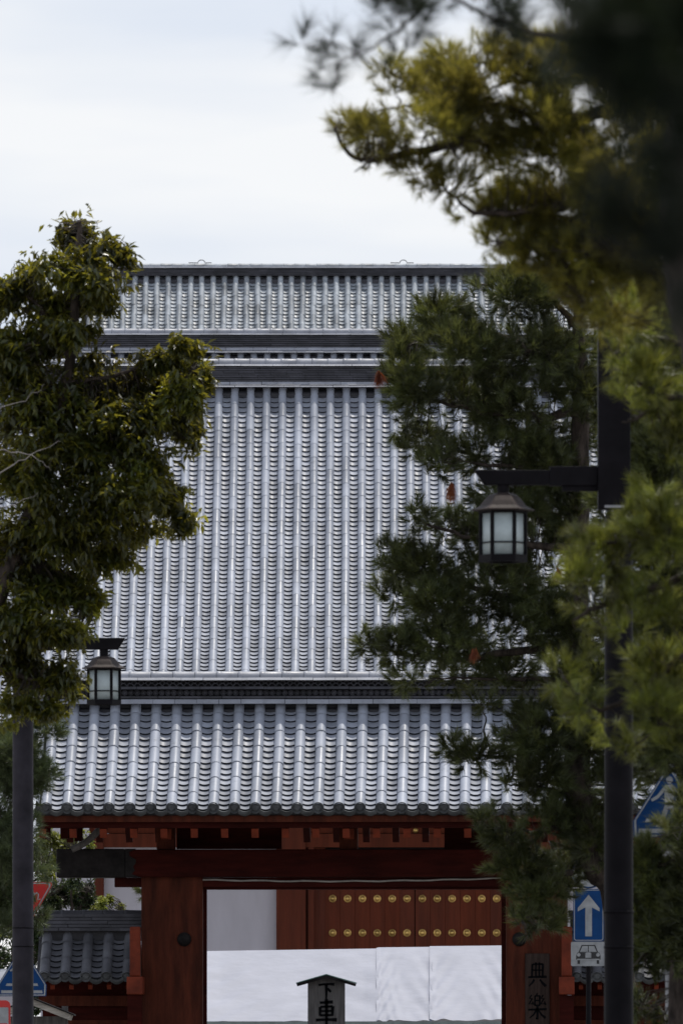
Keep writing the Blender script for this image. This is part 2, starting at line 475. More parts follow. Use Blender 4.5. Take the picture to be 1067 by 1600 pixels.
PITCH = 0.2916
SEG = 0.34
ROW = 0.122
def tiled_slope(roof, pf, xs, see, m_round, m_pan, n_round=300, n_pan=300, seed=1, pitch=PITCH, seg=SEG, row=ROW, r=0.073, jit=0.0014):
    """xs: x of every cover column; see(x, s): smaller = shows larger / first"""
    rr = random.Random(seed)
    rp = round_tile_piece(r, seg + 0.03, m_round)
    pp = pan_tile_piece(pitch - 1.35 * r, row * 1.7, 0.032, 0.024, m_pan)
    mats, sc = [], []
    ns = int(math.ceil(pf.L / seg))
    for x in xs:
        off = rr.uniform(-0.02, 0.02)
        for k in range(ns):
            s = k * seg + (off if k else 0)
            mats.append(slope_mat(x, pf, s, 0.018, jit, rr)); sc.append(see(x, s))
    field(roof, rp, mats, n_round, sc)
    mats, sc = [], []
    nr = int(pf.L / row)
    for x0, x1 in zip(xs[:-1], xs[1:]):
        for k in range(nr):
            s = k * row
            mats.append(slope_mat((x0 + x1) / 2, pf, s, 0.030, jit, rr, R(-10.5))); sc.append(see((x0 + x1) / 2, s))
    field(roof, pp, mats, n_pan, sc)

def deck_mesh(x0, x1, pf, th, n=14):
    V, Fq = [], []
    for k in range(n + 1):
        y, z, a = pf.at(pf.L * k / n)
        for x in (x0, x1):
            V.append((x, y + math.sin(a) * 0.05, z - math.cos(a) * 0.05))
        for x in (x0, x1):
            V.append((x, y + math.sin(a) * th, z - math.cos(a) * th))
    for k in range(n):
        a = 4 * k; b = a + 4
        Fq += [(a, a + 1, b + 1, b), (a + 2, b + 2, b + 3, a + 3), (a, b, b + 2, a + 2), (a + 1, a + 3, b + 3, b + 1)]
    Fq += [(0, 2, 3, 1), (4 * n, 4 * n + 1, 4 * n + 3, 4 * n + 2)]
    return V, Fq

def course(ridge, name, x0, x1, yf, z0, z1, m, ln=0.30, tilt=0.0, depth=0.3, limit=300, center=0.0, seed=3, gap=0.004, rest=None, bend=None):
    rr = random.Random(seed)
    pc = box_piece(name, ln - gap, depth, z1 - z0, m, tilt)
    mats, sc = [], []
    n = int(round((x1 - x0) / ln)); off = rr.uniform(0, 0.5) * ln
    for i in range(n):
        x = x0 + off * 0 + (i + 0.5) * ln + (rr.uniform(-0.003, 0.003))
        x += off if i < n - 1 else 0
        mats.append(Matrix.Translation((x, yf + rr.uniform(-0.004, 0.004), z0 + rr.uniform(-0.0015, 0.0015) + (bend(x) if bend else 0))) @ Matrix.Rotation(rr.gauss(0, 0.003), 4, 'Y'))
        sc.append(abs(x - center))
    field(ridge, pc, mats, limit, sc, rest)

def caps(ridge, x0, x1, y, z, r, m, ln=0.3, limit=300, center=0.0, seed=4, bend=None):
    rr = random.Random(seed)
    pc = half_round_x('ridge_cap_tile', r, ln - 0.006, m)
    n = int(round((x1 - x0) / ln)); mats = []; sc = []
    for i in range(n):
        x = x0 + (i + 0.5) * ln
        mats.append(Matrix.Translation((x, y, z + rr.uniform(-0.003, 0.003) + (bend(x) if bend else 0))) @ Matrix.Rotation(rr.gauss(0, 0.006), 4, 'Y')); sc.append(abs(x - center))
    field(ridge, pc, mats, limit, sc)

# ------------------------------------------------------------------ pictures on signs
def brush(mb, strokes, x0, z0, sx, sz, y, th=0.004):
    """strokes: list of ([(x,z)...], [width...]) in a unit box, z up"""
    for pts, ws in strokes:
        p = [Vector((x0 + a * sx, 0, z0 + b * sz)) for a, b in pts]
        # resample smoothly
        left, right = [], []
        for i, q in enumerate(p):
            a = p[max(i - 1, 0)]; b = p[min(i + 1, len(p) - 1)]
            t = (b - a).normalized(); nrm = Vector((-t.z, 0, t.x))
            wv = ws[min(i, len(ws) - 1)] * sx / 2 * 1.22
            left.append(q + nrm * wv); right.append(q - nrm * wv)
        for i in range(len(p) - 1):
            quad = [left[i], left[i + 1], right[i + 1], right[i]]
            mb.prism([(v.x, v.z) for v in reversed(quad)], y - th, y)
    return mb

SHITA = [([(.05, .86), (.30, .90), (.70, .92), (.96, .90)], [.11, .10, .10, .15]),
         ([(.49, .90), (.50, .55), (.49, .02)], [.15, .13, .10]),
         ([(.56, .66), (.66, .56), (.76, .44)], [.09, .13, .10])]
KURUMA = [([(.20, .86), (.80, .89)], [.09, .13]), ([(.22, .70), (.20, .36)], [.11, .09]), ([(.22, .70), (.79, .72)], [.08, .09]),
          ([(.79, .73), (.77, .36)], [.13, .10]), ([(.24, .54), (.76, .55)], [.07, .07]), ([(.22, .38), (.77, .39)], [.08, .08]),
          ([(.02, .20), (.50, .22), (.98, .21)], [.11, .09, .14]), ([(.50, 1.0), (.51, .5), (.50, -.06)], [.13, .12, .09])]
RAKU = [([(.50, 1.0), (.44, .92)], [.07, .05]), ([(.38, .90), (.37, .52)], [.07, .07]), ([(.38, .90), (.62, .90)], [.06, .06]),
        ([(.62, .91), (.62, .52)], [.08, .07]), ([(.38, .72), (.62, .72)], [.05, .05]), ([(.38, .53), (.62, .53)], [.06, .06]),
        ([(.20, .94), (.10, .80), (.24, .78)], [.06, .06, .05]), ([(.24, .80), (.06, .58), (.28, .60)], [.06, .06, .06]), ([(.24, .68), (.30, .56)], [.05, .06]),
        ([(.80, .94), (.70, .80), (.86, .78)], [.06, .06, .05]), ([(.84, .80), (.68, .58), (.92, .60)], [.06, .06, .06]), ([(.86, .68), (.94, .54)], [.05, .06]),
        ([(.02, .36), (.98, .38)], [.08, .10]), ([(.50, .50), (.50, -.02), (.42, .04)], [.10, .09, .05]),
        ([(.44, .34), (.30, .16), (.10, .04)], [.08, .07, .04]), ([(.56, .34), (.72, .16), (.92, .04)], [.06, .08, .11])]
TEN = [([(.24, .90), (.22, .38)], [.08, .08]), ([(.24, .90), (.78, .91)], [.07, .08]), ([(.78, .92), (.77, .38)], [.10, .08]),
       ([(.42, .98), (.42, .38)], [.07, .07]), ([(.60, .98), (.60, .38)], [.07, .07]), ([(.24, .66), (.77, .66)], [.06, .06]),
       ([(.02, .37), (.98, .39)], [.08, .11]), ([(.34, .28), (.24, .14), (.06, .0)], [.10, .08, .04]), ([(.62, .28), (.76, .14), (.94, .0)], [.07, .10, .13])]
MON = [([(.10, .96), (.10, .0)], [.09, .08]), ([(.10, .95), (.42, .95)], [.07, .07]), ([(.42, .96), (.42, .66)], [.07, .07]), ([(.10, .81), (.42, .81)], [.05, .05]),
       ([(.10, .66), (.42, .66)], [.05, .05]), ([(.58, .96), (.58, .66)], [.07, .07]), ([(.58, .95), (.90, .95)], [.07, .07]), ([(.90, .96), (.90, .02), (.80, .08)], [.09, .09, .05]),
       ([(.58, .81), (.90, .81)], [.05, .05]), ([(.58, .66), (.90, .66)], [.05, .05])]

# ================================================================== THE GATE
GY = 120.5
GPX = F / GY
gate = empty('temple_gate', ((554 - VX) / GPX, GY, 0), R(-1.41))
tag(gate, 'red wooden temple gate with grey tiled roof spanning the lane', 'gate')
def gx(px, dy=0.0): return (px - VX) * (GY + dy) / F - (554 - VX) / GPX - dy * 0.0247
def gz(py, dy=0.0): return EYE + (VY - py) * (GY + dy) / F

# roof
EDY = -1.55                                         # eave edge, in front of the posts
pf = Profile(EDY, gz(1264, EDY), R(34), R(51), 2.25)
ncol = 31
xs = [gx(72, EDY) + i * PITCH for i in range(ncol)]
xl, xr = xs[0] - 0.16, xs[-1] + 0.16
V, Fq = deck_mesh(xl, xr, pf, 0.12)
roof = link('roof', np_mesh('roof_deck', V, [Fq], M['ridge_core']), gate)
tiled_slope(roof, pf, xs, lambda x, s: s + 0.0 * abs(x), M['tile'], M['tile_pan'], 300, 300, 11)
dp = disc_piece(0.083, M['disc'])
y, z, a = pf.at(0)
rr = random.Random(5)
for x in xs:
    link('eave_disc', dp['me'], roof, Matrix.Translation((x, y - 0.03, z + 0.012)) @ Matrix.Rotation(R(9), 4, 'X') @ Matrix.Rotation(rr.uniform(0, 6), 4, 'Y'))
ep = eave_tile_piece(PITCH - 0.11, 0.042, 0.062, M['disc'])
for x0, x1 in zip(xs[:-1], xs[1:]):
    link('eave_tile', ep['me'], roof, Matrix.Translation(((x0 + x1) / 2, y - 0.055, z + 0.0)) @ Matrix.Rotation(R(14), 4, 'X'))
# rear slope (plain deck) mirrored behind the ridge
yr, zr, ar = pf.at(pf.L)
pb = Profile(2 * yr - EDY, pf.zs[0], R(34), R(51), 2.25)
V2 = [(vx, 2 * yr - vy, vz) for vx, vy, vz in V]
link('rear_roof', np_mesh('rear_deck', V2, [[tuple(reversed(f)) for f in Fq]], M['ridge_tile']), gate)

# ridge with a wave course and a disc course
RY = yr - 0.06
def rz_(py): return gz(py, RY)
def gbend(x): return 0.018 * max(0, abs(x) - 3.2) ** 2
ridge = MB().b2(xl + 0.05, xr - 0.05, RY + 0.02, RY + 0.26, rz_(1108), rz_(1056)).build('ridge', M['ridge_core'], gate)
course(ridge, 'ridge_base_tile', xl, xr, RY - 0.17, rz_(1100), rz_(1093), M['ridge_pale'], 0.31, 0.05, 0.3, 40, 0, 21)
course(ridge, 'ridge_tile', xl, xr, RY - 0.10, rz_(1091.5), rz_(1088), M['ridge_tile'], 0.30, 0.0, 0.3, 40, 0, 22)
course(ridge, 'ridge_tile', xl, xr, RY - 0.10, rz_(1077), rz_(1073), M['ridge_tile'], 0.30, 0.01, 0.3, 40, 0, 23)
course(ridge, 'pale_ridge_tile', xl, xr, RY - 0.12, rz_(1063), rz_(1059), M['ridge_pale'], 0.31, 0.035, 0.3, 40, 0, 24)
caps(ridge, xl, xr, RY + 0.02, rz_(1058), 0.085, M['ridge_pale'], 0.308, 60, 0, 25)
dd = disc_piece(0.041, M['ridge_tile'], 'ridge_disc', 12)
n = int((xr - xl) / 0.0868)
for i in range(n):
    link('ridge_disc', dd['me'], ridge, Matrix.Translation((xl + (i + 0.5) * 0.0868, RY - 0.035 + rr.uniform(-.003, .003), rz_(1082.5))))
aa = arch_piece('arch_tile', 0.052, M['ridge_tile'])
n = int((xr - xl) / 0.1)
for i in range(n):
    link('arch_tile', aa['me'], ridge, Matrix.Translation((xl + (i + 0.5) * 0.1, RY - 0.03, rz_(1072.5))))
    if i < n - 1: link('arch_tile', aa['me'], ridge, Matrix.Translation((xl + (i + 1.0) * 0.1, RY - 0.012, rz_(1069.0))))
for sx in (-1, 1):                                  # ridge end ornaments and verge tiles
    xe = xl if sx < 0 else xr
    mb = MB()
    pts = [(-.18, -.18), (.18, -.18), (.22, .02), (.12, .14), (.14, .30), (.0, .38), (-.14, .30), (-.12, .14), (-.22, .02)]
    mb.prism([(p[0], p[1]) for p in pts], -0.05, 0.06)
    o = mb.build('ridge_end_tile', M['ridge_pale'], ridge, (xe, RY + 0.1, rz_(1085)), (0, 0, R(90)))
    vp = round_tile_piece(0.08, 0.30, M['tile'], 'verge_tile')
    for k in range(8):
        link('verge_tile', vp['me'], roof, slope_mat(xe + sx * 0.02, pf, k * 0.285, 0.075, 0.003, rr))

# eave carpentry
ys0, zs0 = EDY, gz(1275, EDY)
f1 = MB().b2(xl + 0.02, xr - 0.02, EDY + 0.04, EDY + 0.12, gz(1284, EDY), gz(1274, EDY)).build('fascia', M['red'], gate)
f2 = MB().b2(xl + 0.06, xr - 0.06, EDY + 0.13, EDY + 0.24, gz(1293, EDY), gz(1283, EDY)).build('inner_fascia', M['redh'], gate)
px = 161.5 - 47.4 * 2
rot = Matrix.Rotation(R(36), 3, 'X')
k = 0
while px < 1040:
    x = gx(px, EDY + 0.15)
    mb = MB()
    # rafter, sloping up to the ridge
    c0 = Vector((x, EDY + 0.16, gz(1301.5, EDY + 0.16))); dirv = Vector((0, math.cos(R(36)), math.sin(R(36))))
    ln = 1.75
    mb.box(c0 + dirv * ln / 2, (0.095, ln, 0.14), rot)
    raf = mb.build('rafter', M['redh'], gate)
    e = MB().box(c0 - dirv * 0.004, (0.099, 0.012, 0.146), rot).build('rafter_end', M['red_lit'], raf)
    mb = MB()
    d2 = Vector((0, -math.cos(R(36)), math.sin(R(36))))
    c1 = Vector((x + 0.2, 2 * yr - EDY - 0.16, c0.z))
    mb.box(c1 + d2 * ln / 2, (0.095, ln, 0.14), Matrix.Rotation(R(-36), 3, 'X'))
    mb.build('rear_rafter', M['redh'], gate)
    px += 47.4
# posts
for (pa, pb_) in ((222, 318), (790, 886)):
    po = bevel(MB().b2(gx(pa), gx(pb_), -0.20, 0.20, 0, gz(1340)).build('post', M['red'], gate), 0.02)
    left = pa < 500
    MB().b2(gx(pb_ - 1) if left else gx(pa - 7), gx(pb_ + 5) if left else gx(pa + 1), 0.0, 0.12, 0, gz(1386)).build('door_jamb', M['redh'], gate)
    cx = gx(289 if left else 811)
    mb = MB(); mb.lathe([(0.10, 0), (0.10, 0.02), (0.075, 0.05), (0.035, 0.065), (0.001, 0.068)], 16)
    mb.build('nail_cover', M['blackmetal'], po, (cx, -0.20, gz(1468)), (R(90), 0, 0))
    MB().b2(gx(pa) - 0.06, gx(pb_) + 0.06, -0.26, 0.26, 0, 0.22).build('base_stone', M['stone'], gate)
# beams
LB = -0.30
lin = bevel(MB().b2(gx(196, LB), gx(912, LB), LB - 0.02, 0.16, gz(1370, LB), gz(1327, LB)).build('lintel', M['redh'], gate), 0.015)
for a_, b_ in ((88, 196), (912, 1020)):
    bevel(MB().b2(gx(a_, LB), gx(b_, LB), LB - 0.024, 0.164, gz(1371, LB), gz(1326, LB)).build('lintel_cap', M['blackmetal'], gate), 0.02)
# torn lower boundary of the black cap
for (a_, s_) in ((196, 1), (912, -1)):
    mb = MB(); rb = random.Random(3)
    x0 = gx(a_, LB); z0 = gz(1371, LB); z1 = gz(1326, LB)
    pts = [(x0, z0), (x0 + s_ * .22, z0)] + [(x0 + s_ * (0.05 + 0.16 * rb.random()), z0 + (z1 - z0) * t) for t in (.12, .25, .38, .5, .62, .75, .88)] + [(x0 + s_ * .16, z1), (x0, z1)]
    if s_ < 0: pts = list(reversed(pts))
    mb.prism(pts, LB - 0.0265, LB - 0.0205); mb.build('lintel_patch', M['blackmetal'], gate)
MB().b2(gx(180), gx(930), -0.17, 0.13, gz(1386), gz(1371.5)).build('tie_beam', M['redh'], gate)
MB().b2(gx(318), gx(790), -0.10, 0.10, gz(1390), gz(1386.3)).build('head_rail', M['redh'], gate)
pts = [Vector((gx(318 + (790 - 318) * i / 24), -0.20, gz(1375 + 3.5 * math.sin(math.pi * i / 24) - 2.5 * i / 24) + 0.006 * math.sin(i * 1.7))) for i in range(25)]
MB().tube(pts, [0.014] * 25, 6).build('cable', M['rope'], gate)
# struts and wall plate above the lintel, dark side panels
for px in (260, 545, 830):
    MB().b2(gx(px - 14), gx(px + 14), -0.22, 0.12, gz(1327), gz(1290) + 0.3).build('strut', M['red'], gate)
    MB().b2(gx(px - 8, -0.3), gx(px + 8, -0.3), -0.34, -0.22, gz(1312), gz(1296)).build('strut_block', M['red_lit'], gate)
MB().b2(gx(150), gx(960), -0.05, 0.10, gz(1290) + 0.3, gz(1290) + 0.55).build('wall_plate', M['redh'], gate)
for a_, b_ in ((276, 440), (694, 814)):
    MB().b2(gx(a_), gx(b_), 0.0, 0.05, gz(1326.5), gz(1290) + 0.3).build('transom_panel', M['redh'], gate)
for sx in (-1, 1):                                  # barge boards under the gable ends, curved grey brace
    xe = (xl + 0.1) if sx < 0 else (xr - 0.1)
    V, Fq = deck_mesh(xe - 0.04, xe + 0.04, Profile(EDY + 0.1, pf.zs[0] - 0.13, R(34), R(51), 2.1), 0.26)
    link('barge_board', np_mesh('barge', V, [Fq], M['redh']), gate)
    for k, (da, h_) in enumerate(((72, 1311), (98, 1309), (118, 1312))):
        pxx = da if sx < 0 else 1108 - da
        MB().b2(gx(pxx - 6, -1), gx(pxx + 6, -1), -1.0 + k * .3, -0.8 + k * .3, gz(h_, -1), gz(1290, -1)).build('purlin_end', M['redh'], gate)
    p0, p1 = (112, 1327), (158, 1293)
    if sx > 0: p0, p1 = (996, 1327), (950, 1293)
    pts = []
    for i in range(9):
        t = i / 8
        pts.append(Vector((gx(p0[0] + (p1[0] - p0[0]) * t, -.5), -0.5, gz(p0[1] + (p1[1] - p0[1]) * t + 5 * math.sin(math.pi * t), -.5))))
    MB().tube(pts, [0.05] * 9, 8).build('curved_brace', M['greywood'], gate)

# ------------------------------------------------------------------ wing walls beside the gate
def wing(x0p, x1p, label, sx):
    WY = GY + 0.3
    wl = empty('wing_wall', P((x0p + x1p) / 2, VY, WY) + Vector((0, 0, -EYE)), R(-1.41))
    tag(wl, label, 'wall')
    ox = wl.location.x
    X = lambda p, dy=0.0: (p - VX) * (WY + dy) / F - ox
    Z = lambda p, dy=0.0: EYE + (VY - p) * (WY + dy) / F
    xa, xb = X(x0p), X(x1p)
    MB().b2(xa + 0.05, xb, -0.08, 0.10, 0, Z(1535)).build('panel', M['redh'], wl)
    MB().b2(xa, xb, -0.16, 0.16, Z(1572), Z(1556)).build('rail', M['red'], wl)
    MB().b2(xa, xb, -0.14, 0.14, Z(1600), Z(1594)).build('rail', M['red'], wl)
    E = -0.75
    pw = Profile(E, Z(1527, E), R(38), R(46), 0.92)
    V, Fq = deck_mesh(xa, xb, pw, 0.07)
    rf = link('roof', np_mesh('wing_deck', V, [Fq], M['ridge_core']), wl)
    V2 = [(a, 2 * pw.ys[-1] - b, c) for a, b, c in V]
    link('rear_roof', np_mesh('wing_rear', V2, [[tuple(reversed(f)) for f in Fq]], M['ridge_tile']), wl)
    n_ = int(round((xb - xa) / PITCH)); xs_ = [xa + 0.14 + i * PITCH for i in range(n_)]
    xs_ = [xa - 0.02 + 0.14 + i * PITCH for i in range(n_)]
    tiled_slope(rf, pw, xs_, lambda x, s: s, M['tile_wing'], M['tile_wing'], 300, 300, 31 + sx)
    y_, z_, _ = pw.at(0)
    for x in xs_:
        link('eave_disc', dp['me'], rf, Matrix.Translation((x, y_ - 0.02, z_ + 0.012)) @ Matrix.Rotation(R(9), 4, 'X'))
    for p_, q_ in zip(xs_[:-1], xs_[1:]):
        link('eave_tile', ep['me'], rf, Matrix.Translation(((p_ + q_) / 2, y_ - 0.03, z_)) @ Matrix.Rotation(R(14), 4, 'X'))
    ry = pw.ys[-1] - 0.05
    rg = MB().b2(xa + 0.03, xb, ry - 0.03, ry + 0.2, Z(1470), Z(1430)).build('ridge', M['ridge_core'], wl)
    zz = [1455, 1449.5, 1444, 1438.5, 1433]
    for i in range(5):
        course(rg, 'ridge_tile', xa - 0.05 + 0.02 * i, xb, ry - 0.12 + 0.018 * i, Z(zz[i]), Z(zz[i] - 4.6), M['ridge_tile'], 0.30, 0.012, 0.3, 40, 0, 51 + i)
    caps(rg, xa, xb, ry + 0.08, Z(1430), 0.07, M['ridge_tile'], 0.30, 20, 0, 57)
    px_ = x0p + 22
    while px_ < x1p - 6:
        x = X(px_, E)
        MB().box((x, E + 0.36, Z(1541, E) + 0.20), (0.06, 0.70, 0.07), Matrix.Rotation(R(38), 3, 'X')).build('rafter', M['red_lit'], wl)
        px_ += 29.5
    MB().b2(xa, xb, E + 0.05, E + 0.12, Z(1535, E), Z(1530, E)).build('fascia', M['redh'], wl)
    # upright board and projecting tie end next to the gate post
    xm = X(214 if sx < 0 else 887, -0.8)
    bevel(MB().b2(xm - 0.075, xm + 0.075, -0.86, -0.74, Z(1526, -.8), Z(1448, -.8)).build('upright_board', M['red_lit'], wl), 0.02)
    bevel(MB().b2(xm - 0.11, xm + 0.11, -1.0, -0.10, Z(1554, -.9), Z(1526, -.9)).build('tie_end', M['red_lit'], wl), 0.015)
    MB().b2(xm - 0.10, xm + 0.10, -0.95, -0.75, 0, Z(1555, -.9)).build('rear_post', M['redh'], wl)
wing(62, 221, 'low tiled wall left of the gate, above the notice board', -1)
wing(887, 1050, 'low tiled wall behind the blue arrow sign and dark lamp pole', 1)

# ------------------------------------------------------------------ plaque on the right gate post
pl = empty('name_plaque', P(839, 1560, GY - 0.28))
tag(pl, 'tall dark wooden name plaque with brushed characters on the right gate post', 'plaque')
pw_ = 38 / GPX
bevel(MB().b2(-pw_ / 2, pw_ / 2, -0.02, 0.03, -1.2, 70 / GPX).build('board', M['plaque'], pl), 0.008)
u = 30 / GPX
for ch, zc, hh in ((TEN, 1541, 38), (RAKU, 1592, 40), (MON, 1640, 38)):
    brush(MB(), ch, -u / 2, (1560 - zc) / GPX, u, hh / GPX, -0.0205).build('character', M['ink'], pl)

# ================================================================== FIRST HALL
HY = 153.0
HPX = F / HY
hall = empty('temple_hall', ((648 - VX) / HPX, HY, 0))
tag(hall, 'large temple hall with broad grey tiled roof and gold-studded red doors directly behind the gate', 'temple hall')
def hx(px, dy=0.0): return (px - VX) * (HY + dy) / F - (648 - VX) / HPX
def hz(py, dy=0.0): return EYE + (VY - py) * (HY + dy) / F
TDY = 3.6                                            # tile tops meet the ridge here
Lh = 9.6
tmp = Profile(0, 0, R(31), R(53.5), Lh)
E0y = TDY - tmp.ys[-1]; E0z = hz(607, TDY) - tmp.zs[-1]
ph = Profile(E0y, E0z, R(31), R(53.5), Lh)
nA = 55
x0 = hx(342.5, TDY) - 14 * PITCH
xsA = [x0 + i * PITCH for i in range(nA)]
xlA, xrA = xsA[0] - 0.2, xsA[-1] + 0.2
V, Fq = deck_mesh(xlA, xrA, ph, 0.2, 20)
roofA = link('roof', np_mesh('roof_deck', V, [Fq], M['ridge_core']), hall)
# columns in clear view between the trees come first
tiled_slope(roofA, ph, xsA, lambda x, s: (0 if (hx(200) < x < hx(610) and 1.9 < s) else 10) + s, M['tile'], M['tile_pan'], 300, 300, 12)
V2 = [(vx, 2 * ph.ys[-1] - vy, vz) for vx, vy, vz in V]
link('rear_roof', np_mesh('rear_deck', V2, [[tuple(reversed(f)) for f in Fq]], M['ridge_tile']), hall)
y, z, a = ph.at(0)
link('eave_board', MB().b2(xlA, xrA, y + 0.02, y + 0.2, z - 0.25, z - 0.02).mesh('eave', M['redh']), hall)
RA = TDY + 0.0
rgA = MB().b2(xlA, xrA, RA + 0.05, RA + 0.5, hz(610, RA), hz(569, RA)).build('ridge', M['ridge_core'], hall)
def ra(py): return hz(py, RA)
cv = hx(420)
course(rgA, 'ridge_base_tile', xlA, xrA, RA - 0.24, ra(606), ra(603.8), M['ridge_pale'], 0.30, 0.02, 0.3, 30, cv, 61)
course(rgA, 'ridge_base_tile', xlA, xrA, RA - 0.20, ra(602.4), ra(597.6), M['ridge_pale'], 0.29, 0.045, 0.3, 40, cv, 62)
for i in range(7):
    zb = 597.2 - i * 3.45
    course(rgA, 'ridge_tile', xlA, xrA, RA - 0.14 + 0.012 * i, ra(zb - 0.35), ra(zb - 3.0), M['ridge_tile'], 0.29, 0.004, 0.3, 38, cv, 63 + i)
course(rgA, 'pale_ridge_tile', xlA, xrA, RA - 0.10, ra(572.3), ra(569.6), M['ridge_pale'], 0.29, 0.03, 0.3, 40, cv, 71)
caps(rgA, xlA, xrA, RA + 0.06, ra(567.5), 0.088, M['ridge_pale'], 0.285, 60, cv, 72)
# walls and doors (wall plane at dy = 0)
def hb(name, pa, pb_, ya, yb, y0, y1, m, par=None): return MB().b2(hx(pa), hx(pb_), y0, y1, hz(ya), hz(yb)).build(name, m, par or hall)
hb('plaster_wall', 160, 434, 1700, 1322, 0.02, 0.2, M['plaster'])
hb('plaster_wall', 862, 1136, 1700, 1322, 0.02, 0.2, M['plaster'])
for a_, b_ in ((148, 163), (432, 478), (818, 864), (1133, 1148)):
    bevel(hb('post', a_, b_, 1790, 1260, -0.16, 0.22, M['redhall']), 0.02)
for a_, b_ in ((481.5, 490.5), (806, 815)):
    hb('door_frame', a_, b_, 1790, 1322, -0.08, 0.14, M['redhall'])
for a_, b_ in ((478, 508), (789, 818)):
    hb('side_board', a_, b_, 1790, 1322, 0.06, 0.16, M['redhall'])
hb('beam', 140, 1156, 1324, 1303, -0.10, 0.15, M['redhall'])
hb('beam', 140, 1156, 1302, 1293, -0.02, 0.15, M['redhall'])
for i in range(24):
    pa = 150 + i * 41.0
    hb('frieze_board', pa, pa + 39.6, 1292.6, 1240, 0.03, 0.15, M['redhall'])
for i in range(5):
    pa = 455 + i * 97
    mb = MB(); mb.lathe([(0.05, 0), (0.05, 0.02), (0.02, 0.045), (0.001, 0.05)], 12)
    mb.build('gold_cap', M['gold'], hall, (hx(pa), -0.02, hz(1297.5)), (R(90), 0, 0))
def leaf_door(pa, pb_, studs):
    d = hb('door', pa, pb_, 1790, 1330, 0.09, 0.15, M['redhall'])
    n_ = 6; stp = (pb_ - pa) / n_
    pc = None
    for i in range(n_):
        q = MB().b2(hx(pa + i * stp + .12), hx(pa + (i + 1) * stp - .12), 0.055 + rr.uniform(-.002, .002), 0.10, hz(1790), hz(1330)).build('plank', M['redhall'], d)
        bevel(q, 0.003, 1)
    return d
sm = MB(); sm.lathe([(0.070, 0.0), (0.069, 0.010), (0.054, 0.016), (0.047, 0.018), (0.043, 0.036), (0.032, 0.054), (0.016, 0.064), (0.001, 0.066)], 18)
stud_me = sm.mesh('stud', M['gold'])
for (pa, pb_, x0s) in ((508, 647.4, 519.7), (648.6, 789, 659.6)):
    d = leaf_door(pa, pb_, None)
    for r_ in (1404, 1457.5, 1511, 1564):
        for i in range(6):
            o = link('stud', stud_me, d, Matrix.Translation((hx(x0s + i * 23.2), 0.055, hz(r_))) @ Matrix.Rotation(R(90), 4, 'X'))
hb('stone_base', 120, 1176, 1795.5, 1780, -1.2, 0.6, M['stone'])
hb('inner_core', 170, 1126, 1780, 1120, 0.25, 5.0, M['ridge_core'])

# ================================================================== SECOND AND THIRD HALLS (only roof tops show)
def far_hall(label, Y, px_c, half_px, y_tiles, th0, th1, Lr, capy, whitey, noshi, basey, thiny, n_ind, m_r, seed, nlay, first_px):
    h = empty('temple_hall', ((px_c - VX) / F * Y, Y, 0))
    tag(h, label, 'temple hall')
    ppm = F / Y
    X = lambda p, dy=0.0: (p - VX) * (Y + dy) / F - h.location.x
    Z = lambda p, dy=0.0: EYE + (VY - p) * (Y + dy) / F
    tmp = Profile(0, 0, th0, th1, Lr)
    pfx = Profile(-tmp.ys[-1], Z(y_tiles) - tmp.zs[-1], th0, th1, Lr)
    nn = int(2 * half_px / ppm / PITCH)
    xa = X(first_px); k0 = int((xa - X(px_c - half_px)) / PITCH)
    xs_ = [xa + (i - k0) * PITCH for i in range(nn)]
    l_, r_ = xs_[0] - .2, xs_[-1] + .2
    V, Fq = deck_mesh(l_, r_, pfx, 0.2, 12)
    rf = link('roof', np_mesh('deck', V, [Fq], M['ridge_core']), h)
    tiled_slope(rf, pfx, xs_, lambda x, s: (0 if X(150) < x < X(760) else 50) - s, m_r, m_r, n_ind, 0 if n_ind < 60 else 120, seed, jit=0.004)
    V2 = [(a, 2 * pfx.ys[-1] - b, c) for a, b, c in V]
    link('rear_roof', np_mesh('rear', V2, [[tuple(reversed(f)) for f in Fq]], M['ridge_tile']), h)
    rg = MB().b2(l_, r_, 0.06, 0.5, Z(y_tiles + 4), Z(capy)).build('ridge', M['ridge_core'], h)
    cc = X(400)
    if thiny: course(rg, 'ridge_base_tile', l_, r_, -0.24, Z(thiny + 1), Z(thiny - 1), M['ridge_pale'], 0.3, 0.02, 0.3, 20, cc, seed + 1)
    if basey: course(rg, 'ridge_base_tile', l_, r_, -0.2, Z(basey[1]), Z(basey[0]), M['ridge_pale'], 0.3, 0.05, 0.3, 40, cc, seed + 2)
    st_ = (noshi[1] - noshi[0]) / nlay
    for i in range(nlay):
        zb = noshi[1] - i * st_
        course(rg, 'ridge_tile', l_, r_, -0.14 + .012 * i, Z(zb - st_ * .1), Z(zb - st_ * .86), M['ridge_tile'], 0.3, 0.004, 0.3, 24, cc, seed + 3 + i)
    course(rg, 'pale_ridge_tile', l_, r_, -0.12, Z(whitey + 1), Z(whitey - 1), M['ridge_pale'], 0.3, 0.02, 0.3, 40, cc, seed + 12)
    caps(rg, l_, r_, 0.08, Z(capy), 0.085, m_r if n_ind > 60 else M['ridge_pale'], 0.29, 60, cc, seed + 13)
    # walls under the roof, hidden from the lane
    y0, z0, _ = pfx.at(0)
    MB().b2(l_ + 1.2, r_ - 1.2, y0 + 1.4, -y0 - 1.4, 0, z0 - 0.1).build('wall', M['plaster'], h)
    return h, X, Z, rg, l_, r_
far_hall('second temple hall, only its dark ridge showing just above the first roof', 187.8, 640, 640, 552, R(34), R(52), 7.0,
         519, 522.6, (524, 544), (544, 549), 551, 40, M['tile'], 80, 6, 542)
